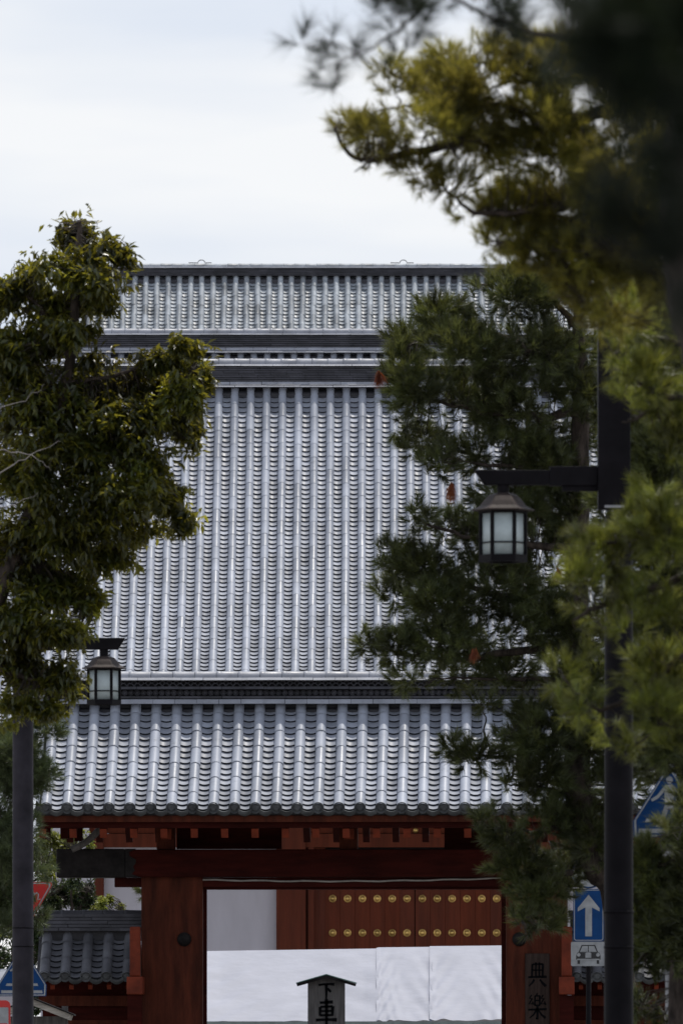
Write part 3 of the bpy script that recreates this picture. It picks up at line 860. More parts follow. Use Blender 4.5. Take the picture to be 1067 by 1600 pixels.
hC, XC, ZC, rgC, lC, rC = far_hall('farthest temple hall whose weathered tile roof stands against the sky', 222.8, 600, 470, 433, R(44), R(54), 7.5,
         416.5, 418, (419.2, 431.5), None, None, 200, M['tile_old'], 100, 5, 211.5)
# little wire hoops on the far ridge
for px in (315, 630):
    pts = [Vector((XC(px - 20), 0.0, ZC(410.6)))] + [Vector((XC(px - 5.5 * math.cos(math.pi * i / 10)), 0.0, ZC(410.8 - 4.5 * math.sin(math.pi * i / 10)))) for i in range(11)] + [Vector((XC(px + 16), 0.0, ZC(410.6)))]
    MB().tube(pts, [0.011] * 13, 5).build('wire_hoop', M['blackmetal'], rgC)

# ================================================================== TENT
TY = 126.0
tent = empty('event_tent', P(557, VY, TY) - Vector((0, 0, EYE)))
tag(tent, 'white canvas event tent with sloping roof seen through the gate opening', 'tent')
def tx(p, dy=0.0): return (p - VX) * (TY + dy) / F - tent.location.x
def tz(p, dy=0.0): return EYE + (VY - p) * (TY + dy) / F
rt = random.Random(9)
def canvas(pa, pb_, name, lift, seed):
    rr_ = random.Random(seed); nu, nv = 60, 34
    V = []
    ph_ = [rr_.uniform(0, 6) for _ in range(8)]
    for j in range(nv + 1):
        t = j / nv                                   # 0 eave .. 1 ridge
        dy = -1.0 + 2.0 * t
        for i in range(nu + 1):
            u = i / nu
            p_ = pa + (pb_ - pa) * u
            yt = 1486 - 7 * (p_ - 322) / 471 if p_ < 590 else 1481.5 - 2 * (p_ - 590) / 200
            zz = tz(1596 - 0 * u, -1.0) * (1 - t) + tz(yt, 1.0) * t
            edge = min(u, 1 - u) * 12
            sagv = -0.03 * math.sin(math.pi * t) * min(1, edge)
            diag = 0.008 * math.sin((u * 26 + t * 20) + ph_[0] + 1.5 * math.sin(u * 5 + ph_[1])) * math.exp(-((1 - u) * 3.2) ** 2) \
                 + 0.010 * math.sin((u * 30 - t * 24) + ph_[2]) * math.exp(-(u * 3.2) ** 2) \
                 + 0.003 * math.sin(u * 23 + ph_[3] + 4 * math.sin(t * 4 + ph_[4]) + 3 * math.sin(u * 7 + ph_[5])) * (1 - t) \
                 + 0.006 * math.sin(u * 9 + t * 5 + ph_[5])
            V.append((tx(p_, dy), dy, zz + sagv + diag * 1.35 * (1 - t ** 5) + lift))
    o = link(name, np_mesh(name, V, [quadgrid(nu + 1, nv + 1)], M['canvas'], True), tent)
    return o
canvas(322, 591, 'canopy', 0.0, 1)
canvas(588, 675, 'canopy', 0.012, 2)
canvas(671, 793, 'canopy', 0.022, 3)
for a_, b_, n_ in ((322, 590, 40), (590, 673, 14), (673, 793, 20)):     # scalloped hanging valance
    V = []
    for k in range(n_ + 1):
        p_ = a_ + (b_ - a_) * k / n_
        w_ = 0.02 * math.sin(k * 1.3) + 0.012 * math.sin(k * 2.9)
        V += [(tx(p_, -1), -1.012, tz(1596.3, -1) + 0.004), (tx(p_, -1), -1.0 + w_, tz(1626, -1) + 0.02 * math.sin(k * 1.1))]
    Fq = [(2 * k, 2 * k + 2, 2 * k + 3, 2 * k + 1) for k in range(n_)]
    link('valance', np_mesh('valance', V, [Fq], M['valance'], True), tent)
V = [(tx(322, 1), 1.0, tz(1486, 1)), (tx(793, 1), 1.0, tz(1479.5, 1)), (tx(793, 1), 3.0, tz(1596, -1)), (tx(322, 1), 3.0, tz(1596, -1))]
link('rear_canopy', np_mesh('rear', V, [[(0, 1, 2, 3)]], M['canvas']), tent)
for p_ in (324, 558, 790):
    for dy in (-0.98, 2.98):
        MB().tube([(tx(p_, -1), dy, 0), (tx(p_, -1), dy, tz(1597, -1))], [0.022, 0.022], 8).build('leg', M['steel'], tent)
MB().tube([(tx(322, 1), 1.0, tz(1487, 1) - .03), (tx(793, 1), 1.0, tz(1481, 1) - .03)], [0.02, 0.02], 8).build('ridge_pole', M['steel'], tent)

# ================================================================== DISMOUNT SIGN
SY = 106.0; SP = F / SY
sb = empty('wooden_signpost', P(510, VY, SY) - Vector((0, 0, EYE)))
tag(sb, 'grey wooden signboard with two brushed characters under a small gabled cap', 'signboard')
def sz(p): return EYE + (VY - p) / SP
hw = 29.5 / SP
mb = MB(); mb.prism([(-hw, 0), (hw, 0), (hw * .985, sz(1535)), (0, sz(1526.5)), (-hw * .985, sz(1535))], -0.035, 0.035)
bevel(mb.build('board', M['greywood'], sb), 0.006)
for s_ in (-1, 1):
    a = Vector((0, 0, sz(1523.5))); b = Vector((s_ * 46.5 / SP, 0, sz(1537)))
    d_ = (b - a); up = Vector((-d_.z, 0, d_.x)).normalized() * (1 if s_ > 0 else -1)
    t_ = 0.034
    pts = [(a.x, a.z), (b.x, b.z), (b.x - up.x * t_, b.z - up.z * t_), (a.x, a.z - t_ * 1.05)]
    mb = MB(); mb.prism(pts if s_ < 0 else pts, -0.14, 0.14); mb.build('cap_board', M['blackmetal'], sb)
    pts = [(a.x, a.z + .012), (b.x + s_ * .006, b.z + .012), (b.x + s_ * .006, b.z + .0015), (a.x, a.z + .0015)]
    mb = MB(); mb.prism(pts, -0.15, 0.15); mb.build('cap_sheet', M['patina'], sb)
for ch, hx_, zc, hh in ((SHITA, 13.5, 1561.5, 26), (KURUMA, 17, 1602, 41)):
    brush(MB(), ch, -hx_ / SP, sz(zc), 2 * hx_ / SP, hh / SP, -0.036).build('character', M['ink'], sb)


# ================================================================== STREET LAMPS
def lantern(lp, c):
    """hexagonal lantern hanging at c (top of its roof), local to the lamp"""
    ln_ = MB().tube([c + Vector((0, 0, 0.02)), c + Vector((0, 0, 0.17))], [0.05, 0.05], 10).build('hanger', M['lampmetal'], lp)
    rf = MB()
    rf.lathe([(0.03, 0.035), (0.075, 0.03), (0.125, 0.01), (0.165, -0.035), (0.195, -0.075), (0.235, -0.098), (0.262, -0.104), (0.262, -0.116), (0.19, -0.120), (0.001, -0.118)], 6, c, 0)
    o = rf.build('lantern_roof', M['copper'], lp); bevel(o, 0.006, 2)
    rad = 0.183; zt = c.z - 0.125; zb = c.z - 0.51
    cage = MB()
    for k in range(6):
        an = math.pi / 3 * k
        x_, y_ = c.x + rad * math.cos(an), c.y + rad * math.sin(an)
        cage.tube([(x_, y_, zb), (x_, y_, zt)], [0.017, 0.017], 6)
    for zz, h_ in ((zt, 0.012), (zb, 0.03)):
        cage.lathe([(rad - .04, -h_), (rad + .018, -h_), (rad + .018, h_), (rad - .04, h_), (rad - .04, -h_)], 6, (c.x, c.y, zz), 0)
    cage.lathe([(rad - .004, -0.006), (rad + .004, -0.006), (rad + .004, 0.006), (rad - .004, 0.006)], 6, (c.x, c.y, zb + 0.13), 0)
    fr = cage.build('lantern_frame', M['lampmetal'], lp)
    for k in range(6):
        a0, a1 = math.pi / 3 * k, math.pi / 3 * (k + 1); q = rad - 0.010
        p0 = Vector((c.x + q * math.cos(a0), c.y + q * math.sin(a0), 0)); p1 = Vector((c.x + q * math.cos(a1), c.y + q * math.sin(a1), 0))
        V = [(p0.x, p0.y, zb), (p1.x, p1.y, zb), (p1.x, p1.y, zt), (p0.x, p0.y, zt)]
        dn = (p0 + p1) / 2 - Vector((c.x, c.y, 0)); dn.normalize(); dn *= -0.006
        V += [(v[0] + dn.x, v[1] + dn.y, v[2]) for v in V]
        link('pane', np_mesh('pane', V, [[(0, 1, 2, 3), (7, 6, 5, 4), (0, 4, 5, 1), (2, 6, 7, 3)]], M['pane']), fr)
    MB().lathe([(0.05, -0.30), (0.065, -0.22), (0.06, -0.14), (0.04, -0.125)], 12, c).build('bulb_sleeve', M['white'], lp)

def street_lamp(Y, pole_px, lan_px, lan_top_py, arm_y, arm_left, label, pole_w, tall):
    ppm = F / Y
    lp = empty('street_lamp', P(pole_px, VY, Y) - Vector((0, 0, EYE)))
    tag(lp, label, 'street lamp', 'lantern street lamps along the lane')
    X = lambda p: (p - pole_px) / ppm
    Z = lambda p: EYE + (VY - p) / ppm
    r = pole_w / 2 / ppm
    pole = MB().tube([(0, 0, 0), (0, 0, Z(1412)), (0, 0, Z(arm_y + 60))], [r * 1.03, r, r * 0.97], 20).build('pole', M['lampmetal'], lp)
    MB().lathe([(r * 1.0, -.01), (r * 1.06, -.01), (r * 1.06, .01), (r * 1.0, .01)], 20, (0, 0, Z(1425))).build('collar', M['lampmetal'], pole)
    MB().lathe([(r * 1.0, -.01), (r * 1.05, -.01), (r * 1.05, .01), (r * 1.0, .01)], 20, (0, 0, Z(1480))).build('collar', M['lampmetal'], pole)
    MB().lathe([(r * 1.9, 0), (r * 1.9, .03), (r * 1.2, .05), (r * 1.1, .3), (r, .32)], 20).build('pole_base', M['lampmetal'], lp)
    b = r * 1.12
    off = -0.04 if tall else 0
    box = MB().b2(off - b, off + b, -b, b, Z(arm_y + 50) , Z(arm_y - tall)).build('pole_head', M['lampmetal'], lp); bevel(box, 0.01)
    MB().b2(off - b * .6, off + b * .6, -b - .012, -b - .001, Z(arm_y + 49), Z(arm_y + 45)).build('name_strip', M['steel'], box)
    # slanted-end arm
    xa = X(arm_left); k = ppm / 189.0
    z0, z1 = Z(arm_y + 12 * k), Z(arm_y - 11 * k)
    sl = 16 * k / ppm
    mb = MB(); mb.prism([(xa + sl, z0), (off - b, z0), (off - b, z1), (xa, z1)], -0.055, 0.055)
    bevel(mb.build('arm', M['lampmetal'], lp), 0.006)
    mb = MB(); mb.b2(X(arm_left + 118 * k) if k > .9 else X(arm_left + 70 * k), off - b, -0.065, 0.065, z0 - 0.008, z1 + 0.03); bevel(mb.build('arm_sleeve', M['lampmetal'], lp), 0.006)
    mb = MB(); mb.b2(X(arm_left + 138 * k) if k > .9 else X(arm_left + 80 * k), off - b, -0.04, 0.04, z0 - 0.05, z0 - 0.009); mb.build('arm_bracket', M['lampmetal'], lp)
    lantern(lp, Vector((X(lan_px), 0, Z(lan_top_py))))
    return lp
street_lamp(70.6, 966, 785.5, 776.5, 746, 740, 'nearer lantern street lamp, its black arm reaching left past the pines', 45, 300)
street_lamp(100.0, 36.5, 163, 1029, 1007, 196, 'farther lantern street lamp on a daylit pole under the broadleaf tree', 33, 20) if False else None
# the left lamp hangs its lantern to the right of its pole
def left_lamp():
    Y = 100.0; ppm = F / Y
    lp = empty('street_lamp', P(36.5, VY, Y) - Vector((0, 0, EYE)))
    tag(lp, 'smaller lantern street lamp on a daylit pole under the broadleaf tree', 'street lamp', 'lantern street lamps along the lane')
    X = lambda p: (p - 36.5) / ppm
    Z = lambda p: EYE + (VY - p) / ppm
    r = 16.5 / ppm
    pole = MB().tube([(0, 0, 0), (0, 0, Z(1412)), (0, 0, Z(1045))], [r * 1.03, r, r * 0.97], 20).build('pole', M['lampmetal_lit'], lp)
    for py in (1450, 1479):
        MB().lathe([(r * 1.0, -.006), (r * 1.035, -.006), (r * 1.035, .006), (r * 1.0, .006)], 20, (0, 0, Z(py))).build('collar', M['lampmetal'], pole)
    MB().lathe([(r * 1.9, 0), (r * 1.9, .03), (r * 1.2, .05), (r * 1.1, .3), (r, .32)], 20).build('pole_base', M['lampmetal'], lp)
    b = r * 1.12
    box = MB().b2(-b, b, -b, b, Z(1046), Z(960)).build('pole_head', M['lampmetal'], lp); bevel(box, 0.01)
    z0, z1 = Z(1015), Z(997)
    mb = MB(); mb.prism([(b, z0), (X(185), z0), (X(196), z1), (b, z1)], -0.055, 0.055)
    bevel(mb.build('arm', M['lampmetal'], lp), 0.006)
    mb = MB(); mb.b2(b, X(112), -0.065, 0.065, z0 - 0.008, z1 + 0.02); bevel(mb.build('arm_sleeve', M['lampmetal'], lp), 0.006)
    lantern(lp, Vector((X(163), 0, Z(1029.5))))
left_lamp()

# ================================================================== TRAFFIC SIGNS
def rrect(w_, h_, r_, n=5, cx=0, cz=0):
    pts = []
    for (sx, sz_, a0) in ((1, -1, -90), (1, 1, 0), (-1, 1, 90), (-1, -1, 180)):
        for k in range(n + 1):
            a = R(a0 + 90 * k / n)
            pts.append((cx + sx * (w_ / 2 - r_) + r_ * math.cos(a), cz + sz_ * (h_ / 2 - r_) + r_ * math.sin(a)))
    return pts
def ring(mb, outer, inner, y0, y1):
    n = len(outer)
    for i in range(n):
        j = (i + 1) % n
        mb.prism([outer[i], outer[j], inner[j], inner[i]], y0, y1)
    return mb
def scale_pts(pts, k, c=(0, 0)): return [(c[0] + (x - c[0]) * k, c[1] + (z - c[1]) * k) for x, z in pts]

def crosswalk(Y, px, py, wpx, label, tilt=0.0):
    ppm = F / Y
    s = empty('crosswalk_sign', P(px, VY, Y) - Vector((0, 0, EYE)))
    tag(s, label, 'road sign', 'blue pedestrian crossing signs')
    zc = EYE + (VY - py) / ppm; h = wpx / 2 / ppm
    MB().tube([(0, 0.05, 0), (0, 0.05, zc + h * 0.6)], [0.03, 0.03], 10).build('pole', M['steel'], s)
    pent = [(-h * .98, -h * .9), (h * .98, -h * .9), (h * 1.0, -h * .45), (h * .10, h * .98), (-h * .10, h * .98), (-h * 1.0, -h * .45)]
    pl_ = empty('x', (0, 0, 0)); bpy.data.objects.remove(pl_)
    o = MB().prism(pent, -0.012, 0.012).build('plate', M['blue'], s, (0, 0, zc))
    outer = scale_pts(pent, .965, (0, -.1 * h)); inner = scale_pts(pent, .91, (0, -.1 * h))
    ring(MB(), outer, inner, -0.0145, -0.0125).build('border', M['white'], o)
    g = MB(); y0, y1 = -0.0145, -0.0125
    def poly(pts): g.prism([(a * h, b * h) for a, b in pts], y0, y1)
    # stripes
    poly([(-.66, -.48), (-.30, -.48), (-.27, -.38), (-.62, -.38)]); poly([(-.84, -.78), (.84, -.78), (.82, -.66), (-.84, -.66)])
    poly([(.34, -.48), (.66, -.48), (.62, -.38), (.34, -.38)])
    # walking figure
    n = 14; poly([(.02 + .095 * math.cos(2 * math.pi * k / n), .70 + .105 * math.sin(2 * math.pi * k / n)) for k in range(n)])
    poly([(-.09, .56), (.10, .58), (.17, .44), (.12, .02), (-.10, .0), (-.12, .30)])
    poly([(-.09, .56), (-.12, .38), (-.30, .18), (-.46, .10), (-.50, .16), (-.32, .28), (-.18, .46)])
    poly([(.10, .58), (.24, .42), (.36, .20), (.34, .0), (.26, .02), (.27, .18), (.14, .36)])
    poly([(-.10, .03), (.04, .04), (-.06, -.26), (-.20, -.56), (-.36, -.60), (-.33, -.53), (-.26, -.50), (-.19, -.24)])
    poly([(-.02, .03), (.13, .04), (.20, -.22), (.36, -.50), (.42, -.46), (.46, -.52), (.30, -.60), (.08, -.26)])
    g.build('pictogram', M['white'], o)
    for k in (-.35, .3):
        MB().b2(-0.05, 0.05, 0.012, 0.085, zc + h * k, zc + h * k + .03).build('clamp', M['steel'], s)
crosswalk(103.0, 35, 1522, 77, 'blue pedestrian crossing sign partly hidden behind the left daylit lamp pole')
crosswalk(77.0, 1044, 1258, 112, 'blue pedestrian crossing sign with walking figure among the pines right of the dark pole')

# one-way arrow, car plate and round sign on one pole
Y = 110.0; ppm = F / Y
s = empty('arrow_sign', P(919, VY, Y) - Vector((0, 0, EYE)))
tag(s, 'blue rectangular sign with white upward arrow above a small car plate', 'road sign')
Z = lambda p: EYE + (VY - p) / ppm
MB().tube([(0, 0.05, 0), (0, 0.05, Z(1350))], [0.033, 0.033], 12).build('pole', M['lampmetal'], s)
wq, hq = 48 / ppm, 82 / ppm
o = MB().prism(rrect(wq, hq, 0.03), -0.012, 0.012).build('plate', M['blue'], s, (0, 0, Z(1430)))
ring(MB(), rrect(wq * .95, hq * .97, 0.028), rrect(wq * .90, hq * .94, 0.024), -0.0145, -0.0125).build('border', M['white'], o)
g = MB(); u = 1 / ppm
for pts in ([(-5.2, -33), (5.2, -33), (5.2, 12), (-5.2, 12)], [(-5.2, 12), (5.2, 12), (17, 6), (17, 11), (0, 32), (-17, 11), (-17, 6)]):
    g.prism([(a * u, b * u) for a, b in pts], -0.0145, -0.0125)
g.build('arrow', M['white'], o)
o = MB().prism(rrect(54 / ppm, 38 / ppm, 0.02), -0.012, 0.012).build('car_plate', M['white'], s, (-0.5 / ppm, 0, Z(1490.5)))
g = MB()
def car(pts): g.prism([(a * u, b * u) for a, b in pts], -0.0142, -0.0125)
car([(-19, -9), (19, -9), (19, -3), (17.5, 2), (-17.5, 2), (-19, -3)])          # front body
ring(g, [(a * u, b * u) for a, b in ((-15.5, 2.2), (15.5, 2.2), (10.5, 14), (-10.5, 14))], [(a * u, b * u) for a, b in ((-13.2, 3.2), (13.2, 3.2), (9.2, 12.4), (-9.2, 12.4))], -0.0142, -0.0125)
car([(-.6, 3), (.6, 3), (.6, 13), (-.6, 13)])
car([(-17, -15.5), (-13, -15.5), (-13, -9.2), (-17, -9.2)]); car([(13, -15.5), (17, -15.5), (17, -9.2), (13, -9.2)])
g.build('car_picture', M['black'], o)
g = MB()
for cx in (-15, 15):
    g.prism([((cx + 2.9 * math.cos(2 * math.pi * k / 12)) * u, (-1.4 + 2.9 * math.sin(2 * math.pi * k / 12)) * u) for k in range(12)], -0.0158, -0.0144)
g.prism([(a * u, b * u) for a, b in ((-4.6, -6), (4.6, -6), (4.6, 1), (2.5, 2.6), (-2.5, 2.6), (-4.6, 1))], -0.0158, -0.0144)
g.prism([(a * u, b * u) for a, b in ((-17.5, -9.6), (17.5, -9.6), (17.5, -7.6), (-17.5, -7.6))], -0.0158, -0.0144)
g.build('car_lights', M['white'], o)
circ = [(27 * u * math.cos(2 * math.pi * k / 32), 27 * u * math.sin(2 * math.pi * k / 32)) for k in range(32)]
o = MB().prism(circ, -0.012, 0.012).build('round_plate', M['white'], s, (0, 0, Z(1362)))
ring(MB(), scale_pts(circ, .97), scale_pts(circ, .88), -0.0145, -0.0125).build('border', M['blue'], o)
for zc in (1410, 1450, 1490):
    MB().b2(-0.05, 0.05, 0.013, 0.088, Z(zc), Z(zc) + .03).build('clamp', M['steel'], s)

# red inverted triangle
Y = 115.0; ppm = F / Y; u = 1 / ppm
s = empty('stop_sign', P(40, VY, Y) - Vector((0, 0, EYE)))
tag(s, 'red inverted triangle stop sign peeking out from behind the left grey pole', 'road sign')
Z = lambda p: EYE + (VY - p) / ppm
MB().tube([(0, 0.05, 0), (0, 0.05, Z(1380))], [0.03, 0.03], 10).build('pole', M['steel'], s)
tri = []
for cx, cz, a0 in ((38, 0, -30), (-38, 0, 90), (0, -66, 210)):
    for k in range(5):
        a = R(a0 + 30 * k); tri.append(((cx + 4 * math.cos(a)) * u, (cz + 4 * math.sin(a)) * u))
o = MB().prism(tri, -0.012, 0.012).build('plate', M['redsign'], s, (0, 0, Z(1382)))
c_ = (0, -22 * u)
ring(MB(), scale_pts(tri, .95, c_), scale_pts(tri, .88, c_), -0.0145, -0.0125).build('border', M['white'], o)
g = MB()
TOMARE = [([(-.86, .5), (-.86, .05)], [.07]), ([(-.62, .62), (-.62, .05)], [.07]), ([(-.62, .38), (-.42, .38)], [.06]), ([(-1.0, .05), (-.40, .05)], [.07]),
          ([(-.28, .52), (.22, .52)], [.07]), ([(-.24, .32), (.18, .32)], [.07]), ([(-.05, .66), (-.05, .08), (.12, .04), (.2, .12)], [.07]),
          ([(.46, .66), (.46, .04)], [.07]), ([(.34, .48), (.56, .50), (.36, .18)], [.06]), ([(.52, .34), (.72, .52), (.80, .40), (.76, .10), (.92, .12)], [.06])]
brush(g, TOMARE, 0, -26 * u, 26 * u, 26 * u, -0.0125, 0.002)
g.build('lettering', M['white'], o)

# white board with red arched header at the left edge
Y = 98.0; ppm = F / Y; u = 1 / ppm
s = empty('notice_sign', P(-8, VY, Y) - Vector((0, 0, EYE)))
tag(s, 'white sign panel with red rounded top at the lower left corner', 'sign')
Z = lambda p: EYE + (VY - p) / ppm
o = MB().prism(rrect(50 * u, 80 * u, 0.06), -0.015, 0.015).build('plate', M['redsign'], s, (0, 0, Z(1603)))
MB().prism(rrect(44 * u, 66 * u, 0.012), -0.018, -0.0155).build('white_panel', M['white'], o, (0, 0, -4 * u))
MB().b2(-16 * u, 20 * u, -0.0205, -0.0185, -5 * u, 4 * u).build('red_bar', M['redsign'], o)
MB().tube([(0, 0.05, 0), (0, 0.05, Z(1600))], [0.03, 0.03], 10).build('pole', M['steel'], s)

# roofed notice board
Y = 112.0; ppm = F / Y; u = 1 / ppm
s = empty('notice_board', P(52, VY, Y) - Vector((0, 0, EYE)))
tag(s, 'wooden notice board with a small pitched roof below the left wall', 'notice board')
Z = lambda p: EYE + (VY - p) / ppm
for s_ in (-1, 1):
    a = Vector((0, 0, Z(1561))); b = Vector((s_ * 62 * u, 0, Z(1586)))
    nrm = Vector((s_ * 25, 0, 62)).normalized()
    t_ = 9 * u
    pts = [(a.x, a.z), (b.x, b.z), (b.x - nrm.x * t_, b.z - nrm.z * t_), (a.x, a.z - t_ * 1.08)]
    MB().prism(pts, -0.30, 0.30).build('roof_board', M['palewood'], s)
    pts = [(a.x, a.z + .02), (b.x + s_ * .03, b.z + .008), (b.x + s_ * .03, b.z - .010), (a.x, a.z + .002)]
    MB().prism(pts, -0.33, 0.33).build('roof_sheet', M['blackmetal'], s)
    MB().b2(s_ * .42 - .04, s_ * .42 + .04, -.04, .04, 0, Z(1572)).build('post', M['greywood'], s)
MB().b2(-.38, .38, -.02, .02, .9, Z(1588)).build('board', M['greywood'], s)

# boundary wall far left
bw = empty('boundary_wall', P(-60, VY, 128) - Vector((0, 0, EYE)))
tag(bw, 'plain pale boundary wall with tiled coping at the far left', 'wall')
ppm = F / 128.0
MB().b2(-1.6, .82, 0, .3, 0, EYE + (VY - 1545) / ppm).build('body', M['plaster'], bw)
for i in range(8):
    MB().box((-1.45 + i * .3, 0.15, EYE + (VY - 1530) / ppm), (.28, .6, .12), Matrix.Rotation(R(20), 3, 'X')).build('coping_tile', M['ridge_pale'], bw)

# ================================================================== TREES
def tubes_np(segs, sides=3):
    """segs: array (n,2,3) + radii (n,2) -> thin prisms in one go"""
    A, B, ra_, rb_ = segs
    A = np.asarray(A); B = np.asarray(B)
    t = B - A; t /= (np.linalg.norm(t, axis=1, keepdims=True) + 1e-9)
    u = np.cross(t, np.array([0.3, 0.21, 0.93])); u /= (np.linalg.norm(u, axis=1, keepdims=True) + 1e-9)
    v = np.cross(t, u)
    ring_ = []
    for (C_, r_) in ((A, ra_), (B, rb_)):
        for k in range(sides):
            an = 2 * math.pi * k / sides
            ring_.append(C_ + (u * math.cos(an) + v * math.sin(an)) * np.asarray(r_)[:, None])
    V = np.stack(ring_, axis=1)
    n = len(A); base = (np.arange(n) * 2 * sides)[:, None]
    Fq = []
    for k in range(sides):
        k2 = (k + 1) % sides
        Fq.append(np.concatenate([base + k, base + k2, base + sides + k2, base + sides + k], axis=1))
    return V.reshape(-1, 3), np.concatenate(Fq)

def unit(a): return a / (np.linalg.norm(a, axis=1, keepdims=True) + 1e-9)

def sample_blobs(blobs, Y, per_px2, rng, depth=1.0, dy_j=0.3, shell=0.45, rag=0.05):
    """points inside ellipsoids given as (px, py, rx, ry[, density[, dy]])"""
    ppm = F / Y
    pts, outs = [], []
    for bl in blobs:
        px, py, rx, ry = bl[:4]; dn = bl[4] if len(bl) > 4 else 1.0
        dy = bl[5] if len(bl) > 5 else rng.uniform(-dy_j, dy_j)
        n = max(4, int(math.pi * rx * ry * per_px2 * dn))
        d = unit(rng.normal(size=(n, 3)))
        r = rng.uniform(0, 1, n) ** shell
        # ragged outline: radius modulated by direction
        mod = 1 + 0.16 * np.sin(d[:, 0] * 7 + px) * np.cos(d[:, 2] * 6 + py) + rng.normal(0, rag, n)
        r = (r * mod)[:, None]
        rz = 0.5 * (rx + ry) * depth
        c = np.array(P(px, py, Y + dy))
        pts.append(c + d * r * np.array([rx, rz, ry]) / ppm)
        outs.append(d)
    return np.concatenate(pts), np.concatenate(outs)

def needles(bases, dirs, rng, ln, n_per, width, shoot, spread=(0.35, 1.25), droop=0.0):
    T = len(bases)
    ax = unit(dirs)
    ref = unit(np.cross(ax, rng.normal(size=(T, 3)))); ref2 = np.cross(ax, ref)
    an = rng.uniform(0, 2 * math.pi, (T, n_per)); th = rng.uniform(spread[0], spread[1], (T, n_per))
    pos = rng.uniform(0, 1, (T, n_per))
    th = th * (1.15 - 0.55 * pos)
    d = (np.cos(th)[..., None] * ax[:, None] + np.sin(th)[..., None] * (np.cos(an)[..., None] * ref[:, None] + np.sin(an)[..., None] * ref2[:, None]))
    d[..., 2] -= droop
    L_ = ln * rng.uniform(0.75, 1.15, (T, n_per))
    b = bases[:, None] + ax[:, None] * (pos * shoot)[..., None]
    tip = b + d * L_[..., None]
    sd_ = np.cross(d, rng.normal(size=(T, n_per, 3))); sd_ /= (np.linalg.norm(sd_, axis=2, keepdims=True) + 1e-9)
    wv = width * 0.5
    V = np.stack([b - sd_ * wv, b + sd_ * wv, tip], axis=2).reshape(-1, 3)
    return V, np.arange(len(V)).reshape(-1, 3)

def limb_points(limbs, Y):
    out = []
    for lb in limbs:
        pts = [np.array(P(p[0], p[1], Y + (p[2] if len(p) > 2 else 0))) for p in lb['p']]
        for a, b in zip(pts[:-1], pts[1:]):
            for t in np.linspace(0, 1, 9): out.append(a * (1 - t) + b * t)
    return np.array(out)

def smooth_path(pts, n=5, rr_=None, wob=0.0):
    pts = [Vector(p) for p in pts]
    out = []
    for i in range(len(pts) - 1):
        p0 = pts[max(i - 1, 0)]; p1 = pts[i]; p2 = pts[i + 1]; p3 = pts[min(i + 2, len(pts) - 1)]
        for k in range(n):
            t = k / n
            q = 0.5 * ((2 * p1) + (p2 - p0) * t + (2 * p0 - 5 * p1 + 4 * p2 - p3) * t * t + (3 * p1 - p0 - 3 * p2 + p3) * t ** 3)
            if rr_ and wob: q += Vector((rr_.gauss(0, wob), rr_.gauss(0, wob), rr_.gauss(0, wob)))
            out.append(q)
    out.append(pts[-1])
    return out

def tree_frame(name, label, Y, trunk, limbs, seed, group=None, bark='bark', cat='tree'):
    """trunk: [(px,py,radius_m,dy)...] from the ground up; py None = on the ground"""
    rr_ = random.Random(seed)
    base = P(trunk[0][0], VY, Y + trunk[0][3]); base.z = 0
    t = empty(name, base); tag(t, label, cat, group)
    def path(lst):
        o = []
        for q in lst:
            p = P(q[0], q[1] if q[1] is not None else VY, Y + q[3])
            if q[1] is None: p.z = -0.05
            o.append(p - base)
        return o
    pts = smooth_path(path(trunk), 7, rr_, 0.006)
    rad = np.interp(np.linspace(0, len(trunk) - 1, len(pts)), range(len(trunk)), [q[2] for q in trunk])
    MB().tube(pts, list(rad), 14, True, 0.07, rr_).build('trunk', M[bark], t)
    for lb in limbs:
        pp = [P(p[0], p[1], Y + (p[2] if len(p) > 2 else 0)) - base for p in lb['p']]
        sp = smooth_path(pp, 6, rr_, 0.012 * Y / 95)
        n_ = len(sp)
        MB().tube(sp, [lb['r'] * (1 - 0.82 * i / (n_ - 1)) for i in range(n_)], 7, True, 0.08, rr_).build('limb', M[lb.get('m', bark)], t)
    return t, np.array(base)

def twigs_to(bases, skel, rng, frac, r0=0.006, wander=0.12, maxlen=1.2):
    """thin twigs from the limb skeleton out to a share of the shoots, each of two pieces"""
    idx = np.where(rng.uniform(size=len(bases)) < frac)[0]
    B = bases[idx]
    # nearest of a random handful of skeleton points
    D = np.linalg.norm(B[:, None] - skel[None], axis=2)
    nn_ = D.argmin(axis=1)
    A = skel[nn_]; d = B - A; ln = np.linalg.norm(d, axis=1)
    sc = np.minimum(1, maxlen / (ln + 1e-6))[:, None]
    A = B - d * sc
    Mid = (A + B) / 2 + rng.normal(size=A.shape) * wander * np.minimum(ln, maxlen)[:, None] - np.array([0, 0, 0.06])[None] * np.minimum(ln, 1)[:, None]
    AA = np.concatenate([A, Mid]); BB = np.concatenate([Mid, B])
    k = len(idx)
    return tubes_np((AA, BB, np.concatenate([np.full(k, r0), np.full(k, r0 * .7)]), np.concatenate([np.full(k, r0 * .7), np.full(k, r0 * .4)])))

